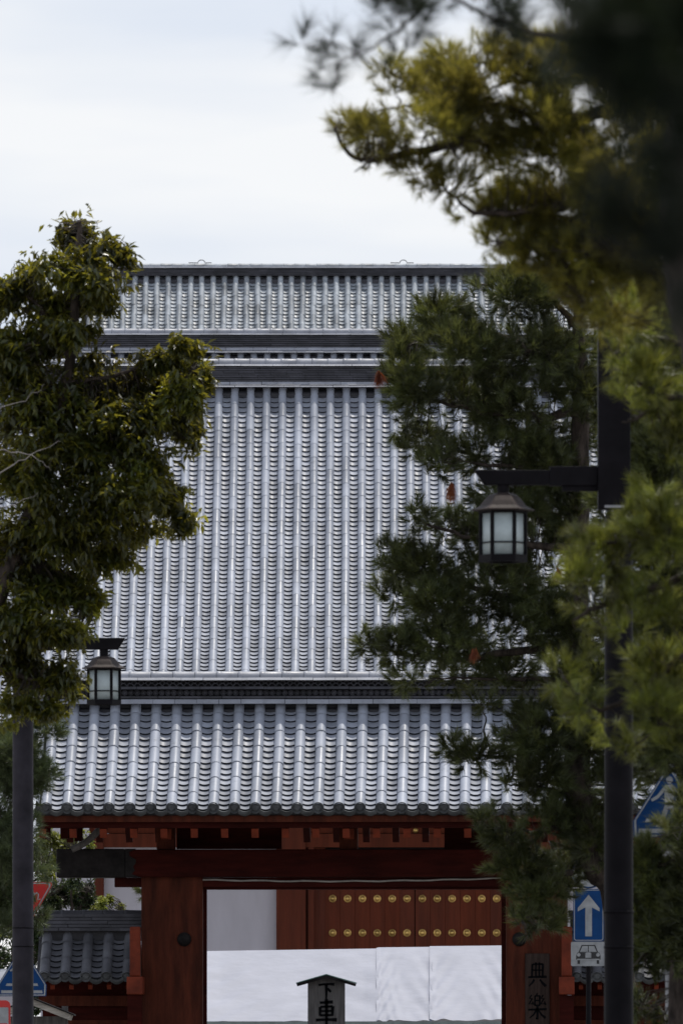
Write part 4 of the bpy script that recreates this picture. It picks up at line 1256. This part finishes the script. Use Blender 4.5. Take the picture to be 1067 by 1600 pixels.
def pine(label, Y, blobs, trunk, limbs, mat_, seed, dens, ln=0.10, n_per=44, width=0.005, shoot=0.09, up=0.55, depth=1.0, dy_j=0.4,
         twig=0.35, dead=(), group='pine trees beside the lane', shell=0.45, twig_r=0.006, name='pine_tree', spread=(0.35, 1.25), thr=-0.75):
    rng = np.random.default_rng(seed)
    t, base = tree_frame(name, label, Y, trunk, limbs, seed, group)
    pts, outs = sample_blobs(blobs, Y, dens, rng, depth, dy_j, shell)
    # clumpy: throw away shoots where a coarse field is low
    ppm = F / Y
    q = pts * (ppm / 26.0)
    fld = np.sin(q[:, 0] * 1.1 + q[:, 2] * .7 + seed) + np.sin(q[:, 1] * 1.3 - q[:, 2] * .9 + 2) + np.sin(q[:, 0] * .6 - q[:, 1] * .8 + q[:, 2] * 1.2)
    keep = (fld + rng.normal(0, .5, len(pts))) > thr
    pts, outs = pts[keep], outs[keep]
    dirs = outs * 0.75 + np.array([0, 0, up]) + rng.normal(0, 0.42, pts.shape)
    V, Ft = needles(pts - base, dirs, rng, ln, n_per, width, shoot, spread)
    cr_ = link('crown', np_mesh('needles', V, [Ft], mat_), t); cr_['kind'] = 'stuff'
    skel = limb_points(limbs, Y)
    tp = [np.array(P(q_[0], q_[1] if q_[1] is not None else VY, Y + q_[3])) for q_ in trunk[1:]]
    for a, b in zip(tp[:-1], tp[1:]):
        skel = np.concatenate([skel, np.array([a * (1 - s_) + b * s_ for s_ in np.linspace(0, 1, 12)])])
    V, Fq = twigs_to(pts, skel, rng, twig, twig_r, maxlen=0.7 * 95 / max(Y, 40))
    tw = link('twigs', np_mesh('twigs', V - base, [Fq], M['twig']), t); tw['kind'] = 'stuff'
    for (px, py, rx, ry) in dead:
        p2, o2 = sample_blobs([(px, py, rx * .5, ry * .4)], Y - 0.9, 0.12, rng, .6, 0.0)
        p2 = p2[:14]
        V, Ft = needles(p2 - base + np.array([0, 0, ry * .4 / ppm]), np.tile([0, 0, -1.0], (len(p2), 1)) + rng.normal(0, .18, p2.shape), rng, 1.3 * ry / ppm, 26, .006, .02, (0.05, .5))
        link('dead_needles', np_mesh('dead_needles', V, [Ft], M['dead']), t)
    return t

def broadleaf(label, Y, blobs, trunk, limbs, mat_, seed, dens, ln=0.085, wd=0.03, n_per=7, droop=0.55, depth=0.8, dy_j=0.4, twig=0.4,
              name='broadleaf_tree', group=None, cat='tree', shell=0.5, cut=-0.8, cell=30.0, stem=0.11, rag=0.05):
    rng = np.random.default_rng(seed)
    t, base = tree_frame(name, label, Y, trunk, limbs, seed, group, cat=cat)
    pts, outs = sample_blobs(blobs, Y, dens, rng, depth, dy_j, shell, rag)
    ppm = F / Y
    q = pts * (ppm / cell)
    fld = np.sin(q[:, 0] * 1.1 + q[:, 2] * .7 + seed) + np.sin(q[:, 1] * 1.3 - q[:, 2] * .9 + 2) + np.sin(q[:, 0] * .6 - q[:, 1] * .8 + q[:, 2] * 1.2)
    keep = (fld + rng.normal(0, .4, len(pts))) > cut
    pts, outs = pts[keep], outs[keep]
    T = len(pts)
    ax = unit(outs * 0.8 + np.array([0, 0, 0.25]) + rng.normal(0, .4, pts.shape))
    pos = rng.uniform(0, 1, (T, n_per))
    b = (pts - base)[:, None] + ax[:, None] * ((pos - 1) * stem)[..., None]
    side = unit(rng.normal(size=(T * n_per, 3))).reshape(T, n_per, 3)
    d = ax[:, None] * 0.45 + side * 0.8; d[..., 2] -= droop
    d /= np.linalg.norm(d, axis=2, keepdims=True)
    Ll = ln * rng.uniform(.45, 1.25, (T, n_per)); Wl = wd * rng.uniform(.75, 1.2, (T, n_per))
    sv = np.cross(d, rng.normal(size=(T, n_per, 3)) * .5 + np.array([0, 0, 1.0])); sv /= (np.linalg.norm(sv, axis=2, keepdims=True) + 1e-9)
    nv_ = np.cross(sv, d)
    mid = b + d * (Ll * .45)[..., None]; tip = b + d * Ll[..., None] - nv_ * (Ll * .10)[..., None]
    hw_ = (Wl * .5)[..., None]
    fold = nv_ * (Wl * .18)[..., None]
    V = np.stack([b, mid - sv * hw_ + fold, tip, mid + sv * hw_ + fold], axis=2).reshape(-1, 3)
    o4 = (np.arange(T * n_per) * 4)[:, None]
    tri = np.concatenate([o4 + np.array([[0, 1, 2]]), o4 + np.array([[0, 2, 3]])])
    qd = []
    cr_ = link('crown', np_mesh('leaves', V, [tri, qd], mat_), t); cr_['kind'] = 'stuff'
    skel = limb_points(limbs, Y)
    V, Fq = twigs_to(pts, skel, rng, twig, 0.005, maxlen=0.6)
    tw = link('twigs', np_mesh('twigs', V - base, [Fq], M['twig']), t); tw['kind'] = 'stuff'
    return t

# --- broadleaf tree on the left
LT = [(122, 362, 40, 36), (165, 392, 46, 26), (195, 405, 22, 22), (112, 420, 85, 36), (55, 418, 36, 20), (150, 440, 52, 30), (95, 468, 70, 36), (160, 470, 26, 22), (15, 462, 40, 36),
      (55, 525, 80, 42), (20, 560, 50, 60), (115, 515, 42, 26), (280, 535, 18, 16), (255, 560, 44, 24), (300, 570, 26, 22), (225, 600, 75, 36), (285, 605, 36, 32), (304, 545, 24, 16), (318, 588, 12, 26), (304, 632, 22, 22), (306, 664, 12, 20), (302, 800, 9, 24), (300, 690, 14, 12, .7), (140, 610, 80, 48),
      (60, 640, 85, 70), (205, 655, 75, 42), (285, 660, 22, 28), (140, 700, 100, 52), (235, 715, 46, 42), (50, 740, 75, 70), (180, 770, 90, 46), (262, 770, 34, 30), (288, 808, 20, 26),
      (110, 820, 95, 52), (225, 825, 48, 26), (40, 860, 70, 66), (165, 865, 55, 30), (95, 915, 62, 44), (140, 935, 26, 34), (30, 960, 60, 60), (85, 985, 55, 30), (120, 985, 36, 18),
      (40, 1040, 60, 48), (95, 1055, 34, 38), (115, 1075, 16, 20), (25, 1105, 40, 36), (70, 1105, 34, 22), (150, 560, 50, 16, .5)]
tl = [dict(p=[(-60, 1050, .2), (10, 900), (70, 740), (110, 560), (120, 420), (124, 345)], r=.11),
      dict(p=[(10, 900), (90, 840), (180, 800), (280, 790)], r=.05), dict(p=[(40, 800), (140, 720), (230, 650), (300, 580)], r=.05),
      dict(p=[(70, 740, .1), (30, 640, .3), (0, 520, .3)], r=.05), dict(p=[(110, 560), (60, 480), (20, 440)], r=.035), dict(p=[(115, 480), (160, 430), (205, 400)], r=.03),
      dict(p=[(-20, 980), (60, 980), (120, 1000)], r=.05), dict(p=[(-40, 1020, .2), (40, 1060), (100, 1070)], r=.04), dict(p=[(110, 600), (200, 580), (275, 545)], r=.03),
      dict(p=[(-10, 745, -1.3), (40, 715, -1.35), (95, 690, -1.35)], r=.008, m='paletwig'), dict(p=[(-10, 700, -1.3), (50, 712, -1.3), (80, 735, -1.3)], r=.007, m='paletwig'),
      dict(p=[(-10, 640, -1.35), (40, 625, -1.35), (70, 600, -1.3)], r=.006, m='paletwig'), dict(p=[(-10, 800, -1.3), (60, 770, -1.3)], r=.006, m='paletwig')]
broadleaf('tall broadleaf evergreen tree with dark glossy drooping leaves along the left side', 84.0, LT,
          [(-80, None, .22, .3), (-75, 1300, .19, .25), (-60, 1050, .14, .2), (-20, 960, .11, .1)], tl, M['leaf'], 41, 0.058, 0.112, 0.039, 6, 0.75, cut=-0.55, cell=17.0, rag=0.2, stem=0.16)

# --- main dark pine in front of the roofs
P3 = [(735, 445, 42, 22), (800, 460, 80, 36), (870, 455, 60, 40), (690, 495, 40, 30), (640, 535, 38, 26), (715, 545, 80, 40), (815, 550, 90, 52), (900, 540, 60, 60), (628, 575, 34, 26), (650, 610, 48, 36),
      (628, 650, 26, 30), (720, 630, 80, 48), (820, 645, 85, 60), (900, 650, 60, 70), (665, 690, 40, 24), (690, 725, 36, 26), (760, 710, 60, 34), (850, 730, 70, 50), (800, 790, 60, 50), (890, 790, 60, 60),
      (655, 805, 26, 18), (700, 822, 54, 28), (770, 845, 60, 50), (620, 880, 36, 28), (680, 885, 60, 34), (760, 915, 80, 50), (850, 880, 70, 70), (610, 925, 28, 24), (680, 945, 64, 36),
      (572, 1005, 24, 18), (620, 1015, 44, 30), (690, 1005, 70, 38), (780, 990, 80, 52), (860, 980, 60, 60), (650, 1058, 46, 24), (705, 1065, 26, 20), (790, 1050, 50, 30), (860, 1070, 60, 40),
      (708, 1168, 20, 14), (745, 1182, 34, 22), (800, 1165, 36, 36, .6), (840, 1140, 50, 50), (795, 1225, 34, 26, .7), (850, 1210, 40, 44), (760, 1285, 26, 22), (800, 1300, 48, 32), (850, 1290, 50, 40),
      (815, 1350, 44, 34), (880, 1355, 48, 40), (840, 1395, 44, 26), (815, 1440, 34, 14), (848, 1436, 36, 22), (880, 1385, 20, 20), (930, 1300, 40, 60), (880, 1130, 50, 46), (905, 1230, 44, 60), (940, 1000, 50, 60), (760, 1100, 24, 14, .6), (1012, 1150, 46, 50), (1040, 1205, 46, 30), (1030, 1080, 50, 50), (1050, 1260, 40, 30), (960, 1240, 30, 50), (940, 1150, 50, 80), (920, 1080, 50, 60)]
p3l = [dict(p=[(905, 560), (850, 560), (760, 520), (690, 505), (640, 540)], r=.07), dict(p=[(908, 640), (840, 650), (740, 640), (650, 620)], r=.06), dict(p=[(905, 720), (820, 730), (720, 720)], r=.05),
       dict(p=[(902, 860), (830, 850), (740, 840), (650, 812)], r=.06), dict(p=[(902, 960), (820, 940), (720, 915), (620, 890)], r=.06), dict(p=[(902, 1010), (800, 1020), (690, 1030), (575, 1008)], r=.06),
       dict(p=[(902, 1060), (810, 1062), (680, 1060)], r=.04), dict(p=[(900, 1150), (850, 1160), (780, 1185), (712, 1172)], r=.045), dict(p=[(895, 1240), (830, 1230), (790, 1225)], r=.035),
       dict(p=[(893, 1290), (830, 1300), (755, 1290)], r=.04), dict(p=[(893, 1360), (850, 1380), (815, 1440)], r=.04), dict(p=[(900, 1200), (945, 1150), (960, 1080)], r=.04),
       dict(p=[(905, 520), (860, 470), (740, 445)], r=.05), dict(p=[(750, 1185), (760, 1130), (745, 1090)], r=.016), dict(p=[(795, 1225), (812, 1180), (800, 1150)], r=.016)]
pine('large dark green pine with rust-brown dead tufts in front of the tiled roofs', 95.0, P3,
     [(972, None, .165, 0.6), (966, 1440, .155, .4), (925, 1345, .15, .2), (903, 1240, .15, 0), (902, 1150, .145, 0), (898, 1000, .14, .1), (906, 760, .11, .1), (905, 560, .075, 0), (900, 450, .03, 0)], p3l, M['needle_dark'], 43, 0.024, 0.14, 62, 0.0066, 0.10, spread=(0.2, 1.1), thr=-0.7,
     dead=[(592, 590, 10, 17), (705, 765, 9, 19), (741, 1020, 9, 14), (873, 895, 10, 14)])

# --- olive pine bough, upper right
P2 = [(548, 200, 24, 20), (545, 228, 22, 12), (595, 212, 44, 24), (590, 245, 34, 14, .7), (632, 150, 40, 36), (610, 110, 22, 14, .5), (690, 140, 52, 42), (750, 140, 60, 50), (670, 205, 70, 36), (755, 205, 80, 40),
      (650, 262, 36, 16, .7), (700, 290, 46, 24, .8), (800, 250, 44, 40, .6), (740, 330, 40, 20), (800, 330, 60, 38), (860, 210, 80, 80), (880, 320, 70, 60), (775, 372, 36, 22), (840, 395, 60, 34), (910, 400, 60, 50),
      (700, 95, 40, 20, .5), (760, 90, 44, 26), (850, 110, 80, 60), (960, 300, 70, 120), (960, 450, 70, 70), (560, 250, 16, 8, .5), (1040, 350, 60, 140), (1020, 180, 60, 70), (960, 150, 50, 60), (1050, 80, 50, 60), (1230, 100, 90, 60), (1250, 350, 100, 70), (1200, -60, 90, 60), (1220, 600, 80, 60)]
p2l = [dict(p=[(1100, 150), (960, 170), (860, 195), (760, 215), (640, 240), (580, 250), (545, 240), (522, 200)], r=.05), dict(p=[(860, 195), (780, 165), (680, 165), (600, 170)], r=.025),
       dict(p=[(1080, 300), (940, 310), (820, 330), (740, 330), (690, 290)], r=.035), dict(p=[(940, 310), (860, 370), (780, 380)], r=.03), dict(p=[(700, 160), (640, 130), (600, 105)], r=.016),
       dict(p=[(900, 185), (820, 120), (720, 95)], r=.025)]
pine('olive sunlit pine bough reaching left across the sky', 52.0, P2,
     [(1150, None, .17, 0), (1140, 900, .15, 0), (1120, 450, .12, 0), (1100, 150, .09, 0), (1090, -60, .05, 0)], p2l, M['needle_gold'], 47, 0.032, 0.085, 42, 0.0040, 0.075, spread=(0.2, 1.1), thr=-0.6, dy_j=.3, twig=.5)

# --- yellow-green pine over the right lamp pole
P4 = [(985, 500, 40, 40, .8), (1030, 540, 40, 50, .8), (965, 560, 22, 44, .7), (1000, 600, 56, 40), (1045, 620, 40, 50), (985, 650, 44, 24), (1050, 700, 30, 50), (1040, 770, 44, 44, .8),
      (925, 838, 34, 22), (985, 825, 40, 30), (1040, 830, 50, 40), (950, 875, 54, 36), (1030, 900, 60, 50), (905, 905, 30, 24), (925, 940, 46, 32), (1010, 975, 70, 46), (895, 975, 26, 22),
      (960, 985, 34, 20), (880, 1055, 22, 26), (905, 1095, 44, 28), (955, 1115, 36, 24), (1030, 1050, 50, 50), (1020, 1120, 60, 44), (875, 1120, 22, 14), (1050, 1170, 36, 36), (985, 1160, 40, 22), (1060, 1292, 20, 22, .5), (1025, 1205, 20, 14, .5), (1190, 620, 60, 50), (1210, 820, 70, 60), (1200, 1040, 70, 50), (1150, 470, 60, 40)]
p4l = [dict(p=[(1110, 760), (1050, 800), (980, 840), (920, 850)], r=.035), dict(p=[(1110, 880), (1020, 920), (930, 950), (895, 970)], r=.035), dict(p=[(1110, 1000), (1020, 1060), (940, 1110), (880, 1060)], r=.035),
       dict(p=[(1110, 640), (1050, 620), (1000, 600), (960, 560)], r=.03), dict(p=[(1110, 560), (1040, 530), (985, 500)], r=.025), dict(p=[(1020, 1060), (1030, 1130), (990, 1165)], r=.02), dict(p=[(1050, 620), (1000, 650), (970, 660)], r=.02)]
pine('bright yellow-green pine whose branches cover the middle of the dark lamp pole', 58.0, P4,
     [(1130, None, .16, 0), (1125, 1100, .14, 0), (1112, 700, .10, 0), (1105, 500, .06, 0), (1100, 420, .03, 0)], p4l, M['needle_green'], 53, 0.0135, 0.12, 60, 0.0048, 0.09, spread=(0.2, 1.0), thr=-0.05, dy_j=.3)

# --- dark pine at the right edge behind the lamp pole
P6 = [(1025, 1350, 36, 34), (1050, 1400, 36, 40), (1015, 1430, 26, 40), (1045, 1480, 36, 44), (1010, 1500, 22, 36), (1035, 1545, 36, 36), (1064, 1318, 20, 16), (1052, 1290, 22, 10, .8, -1.6), (1064, 1262, 12, 20, .6, -1.6), (1030, 1312, 20, 8, .7, -1.6), (1150, 700, 60, 90), (1170, 950, 70, 80), (1160, 1250, 60, 70), (1140, 480, 50, 60), (1150, 1450, 50, 60), (1003, 1190, 16, 26), (1004, 1130, 30, 44), (1062, 1195, 18, 18), (1040, 1180, 20, 14), (1040, 1000, 70, 90), (1030, 880, 70, 90),
      (1040, 740, 60, 90), (1050, 560, 50, 90), (1070, 1130, 50, 70), (1000, 700, 40, 60, .8), (1010, 440, 50, 60, .8), (960, 780, 40, 60, .7), (1090, 1400, 50, 120), (1005, 1345, 22, 30), (1000, 1560, 20, 40), (1055, 1590, 30, 40), (1010, 1400, 24, 30), (1050, 1440, 40, 40)]
p6l = [dict(p=[(1075, 1330), (1040, 1350), (1010, 1345)], r=.03), dict(p=[(1075, 1450), (1040, 1470), (1005, 1490)], r=.03), dict(p=[(1085, 900), (1030, 900), (990, 860)], r=.04), dict(p=[(1085, 740), (1040, 720), (990, 700)], r=.04), dict(p=[(1085, 560), (1030, 480)], r=.03)]
pine('shadowy dark pine at the right edge beneath the crossing sign', 75.0, P6,
     [(1062, None, .15, 0), (1066, 1540, .12, 0), (1080, 1300, .11, 0), (1088, 900, .09, 0), (1085, 500, .05, 0), (1080, 420, .03, 0)], p6l, M['needle_dark'], 59, 0.026, 0.13, 44, 0.009, 0.1, spread=(0.2, 1.05), dy_j=.4)

# --- nearer pine sprays at the top, soft
P1b = [(640, 30, 36, 30), (610, 10, 30, 22), (660, 5, 24, 20), (590, 62, 22, 16, .8), (625, 80, 20, 14, .6), (520, 62, 14, 12, 1.2), (505, 118, 14, 16, .9), (545, 88, 18, 10, .9), (520, 142, 12, 8, 1.2), (740, 15, 26, 12, .7), (770, 40, 22, 12, .7),
       (800, 30, 40, 30), (860, 40, 60, 50), (700, 8, 16, 8, .6), (470, 70, 8, 10, 1.0)]
p1l = [dict(p=[(1120, 60), (960, 70), (840, 50), (760, 25), (690, -10), (640, 20)], r=.02), dict(p=[(660, 5), (630, 40), (580, 75), (530, 95), (500, 110)], r=.009), dict(p=[(560, 85), (520, 68)], r=.006), dict(p=[(530, 95), (520, 142)], r=.006)]
pine('soft pine sprays drooping at the top of the view over the olive bough', 36.0, P1b,
     [(1160, None, .16, 0), (1150, 1000, .14, 0), (1120, 660, .10, 0), (1085, 500, .09, 0), (1062, 380, .085, 0), (1070, 200, .08, 0), (1120, 60, .07, 0), (1125, -100, .04, 0)], p1l, M['needle_black'], 61, 0.0055, 0.12, 40, 0.0032, 0.06, dy_j=.15, twig=.6, twig_r=.003)

# --- nearest, strongly blurred dark pine
P1 = [(1010, 55, 72, 58), (1032, 150, 58, 64), (935, 55, 26, 32, .5), (1062, 250, 24, 46, .5), (1005, 390, 50, 15, .7), (940, 384, 30, 11, .5), (1066, 425, 28, 24, .7), (962, 135, 30, 34, .5)]
p1n = [dict(p=[(1250, 100), (1100, 120), (980, 130), (900, 110)], r=.018), dict(p=[(1250, 380), (1100, 390), (980, 395), (910, 385)], r=.014), dict(p=[(1250, 20), (1100, 40), (960, 40), (860, 40)], r=.016), dict(p=[(1200, 260), (1080, 240), (1040, 230)], r=.014)]
pine('nearest pine, a blurred almost black mass in the upper right corner', 11.5, P1,
     [(1290, None, .10, 0), (1280, 900, .08, 0), (1265, 300, .06, 0), (1260, -100, .045, 0)], p1n, M['needle_black'], 67, 0.0042, 0.085, 70, 0.003, 0.07, dy_j=.05, twig=.5, twig_r=.002)

# --- young pine behind the left pole
P5 = [(78, 1140, 26, 18), (60, 1150, 30, 24), (72, 1205, 26, 18), (55, 1215, 26, 20), (8, 1180, 22, 40), (8, 1260, 22, 44), (10, 1340, 20, 44), (8, 1410, 16, 40), (66, 1350, 16, 20), (66, 1436, 10, 10), (58, 1366, 9, 8, .6), (62, 1412, 8, 6, .6), (40, 1300, 26, 30), (38, 1180, 30, 40), (8, 1450, 12, 18), (12, 1380, 22, 50), (6, 1200, 24, 60), (6, 1300, 22, 60), (30, 1240, 26, 40)]
p5l = [dict(p=[(30, 1170), (60, 1150), (95, 1140)], r=.02), dict(p=[(30, 1230), (60, 1215), (92, 1200)], r=.02), dict(p=[(32, 1370), (60, 1355), (75, 1345)], r=.015), dict(p=[(30, 1250), (10, 1240), (-10, 1210)], r=.02), dict(p=[(32, 1420), (10, 1400), (0, 1380)], r=.015), dict(p=[(32, 1440), (70, 1428)], r=.012)]
pine('young pine with pale needles half hidden by the left grey pole', 113.0, P5,
     [(36, None, .09, .4), (34, 1450, .08, .3), (30, 1250, .06, .1), (30, 1160, .03, 0), (34, 1120, .015, 0)], p5l, M['needle_pale'], 71, 0.06, 0.12, 44, 0.0065, 0.1, dy_j=.3)
pine('small pine sprig tip showing left of the red gate post under the beam', 131.0, [(212, 1388, 9, 7, 1.3), (232, 1392, 16, 12)],
     [(262, None, .05, .1), (258, 1500, .04, 0), (250, 1400, .02, 0), (246, 1370, .008, 0)], [dict(p=[(252, 1420), (235, 1400), (208, 1386)], r=.012)], M['needle_dark'], 72, 0.04, 0.11, 40, 0.006, 0.08, dy_j=.1)

# --- shrubs between the gate and the hall
broadleaf('sunlit yellow-green broadleaf shrub seen under the left end of the gate eave', 129.0,
          [(75, 1310, 22, 20), (100, 1315, 30, 16), (95, 1345, 34, 22), (120, 1302, 24, 14), (140, 1318, 14, 12), (70, 1370, 20, 24), (125, 1345, 20, 18), (60, 1330, 18, 26), (20, 1440, 26, 30), (10, 1380, 20, 30)],
          [(90, None, .05, 0), (88, 1500, .045, 0), (86, 1400, .03, 0), (86, 1330, .012, 0)], [dict(p=[(87, 1420), (100, 1370), (118, 1330)], r=.02), dict(p=[(87, 1420), (70, 1370), (62, 1320)], r=.02)],
          M['leaf_bright'], 73, 0.10, 0.085, 0.032, 6, 0.15, name='shrub', cat='shrub')
broadleaf('deep green dense shrub behind the tiled wall left of the gate', 128.0,
          [(100, 1395, 36, 22), (130, 1405, 26, 20), (80, 1410, 20, 18), (120, 1375, 22, 16), (140, 1385, 10, 18)],
          [(112, None, .05, 0), (112, 1500, .045, 0), (112, 1440, .03, 0), (112, 1390, .012, 0)], [dict(p=[(112, 1440), (130, 1410), (140, 1390)], r=.02), dict(p=[(112, 1440), (90, 1410), (80, 1395)], r=.02)],
          M['leaf_hedge'], 74, 0.16, 0.08, 0.026, 7, 0.5, name='shrub', cat='shrub')
broadleaf('thin young shrub with small yellow leaves above the left wall ridge', 126.0,
          [(160, 1412, 10, 16), (172, 1405, 8, 10), (190, 1418, 9, 9), (150, 1420, 10, 8)],
          [(172, None, .03, 0), (170, 1500, .025, 0), (166, 1440, .014, 0), (162, 1400, .006, 0)], [dict(p=[(168, 1440), (180, 1425), (190, 1412)], r=.008)],
          M['leaf_bright'], 75, 0.16, 0.06, 0.025, 5, 0.05, name='shrub', cat='shrub', cut=-3)

broadleaf('dark clipped hedge at the lower left edge beside the boundary wall', 134.0,
          [(-10, 1480, 40, 34), (40, 1490, 34, 36), (60, 1450, 20, 26), (0, 1540, 50, 40), (50, 1550, 30, 40), (10, 1610, 60, 40), (68, 1480, 14, 40), (66, 1540, 14, 40), (8, 1440, 24, 24), (6, 1400, 26, 30), (2, 1480, 24, 40)],
          [(20, None, .06, 0), (20, 1600, .05, 0), (20, 1500, .02, 0), (22, 1460, .01, 0)], [dict(p=[(20, 1600), (0, 1540), (-10, 1490)], r=.02), dict(p=[(20, 1600), (40, 1540), (55, 1470)], r=.02)],
          M['leaf_hedge'], 76, 0.09, 0.10, 0.04, 7, 0.3, name='hedge', cat='hedge')
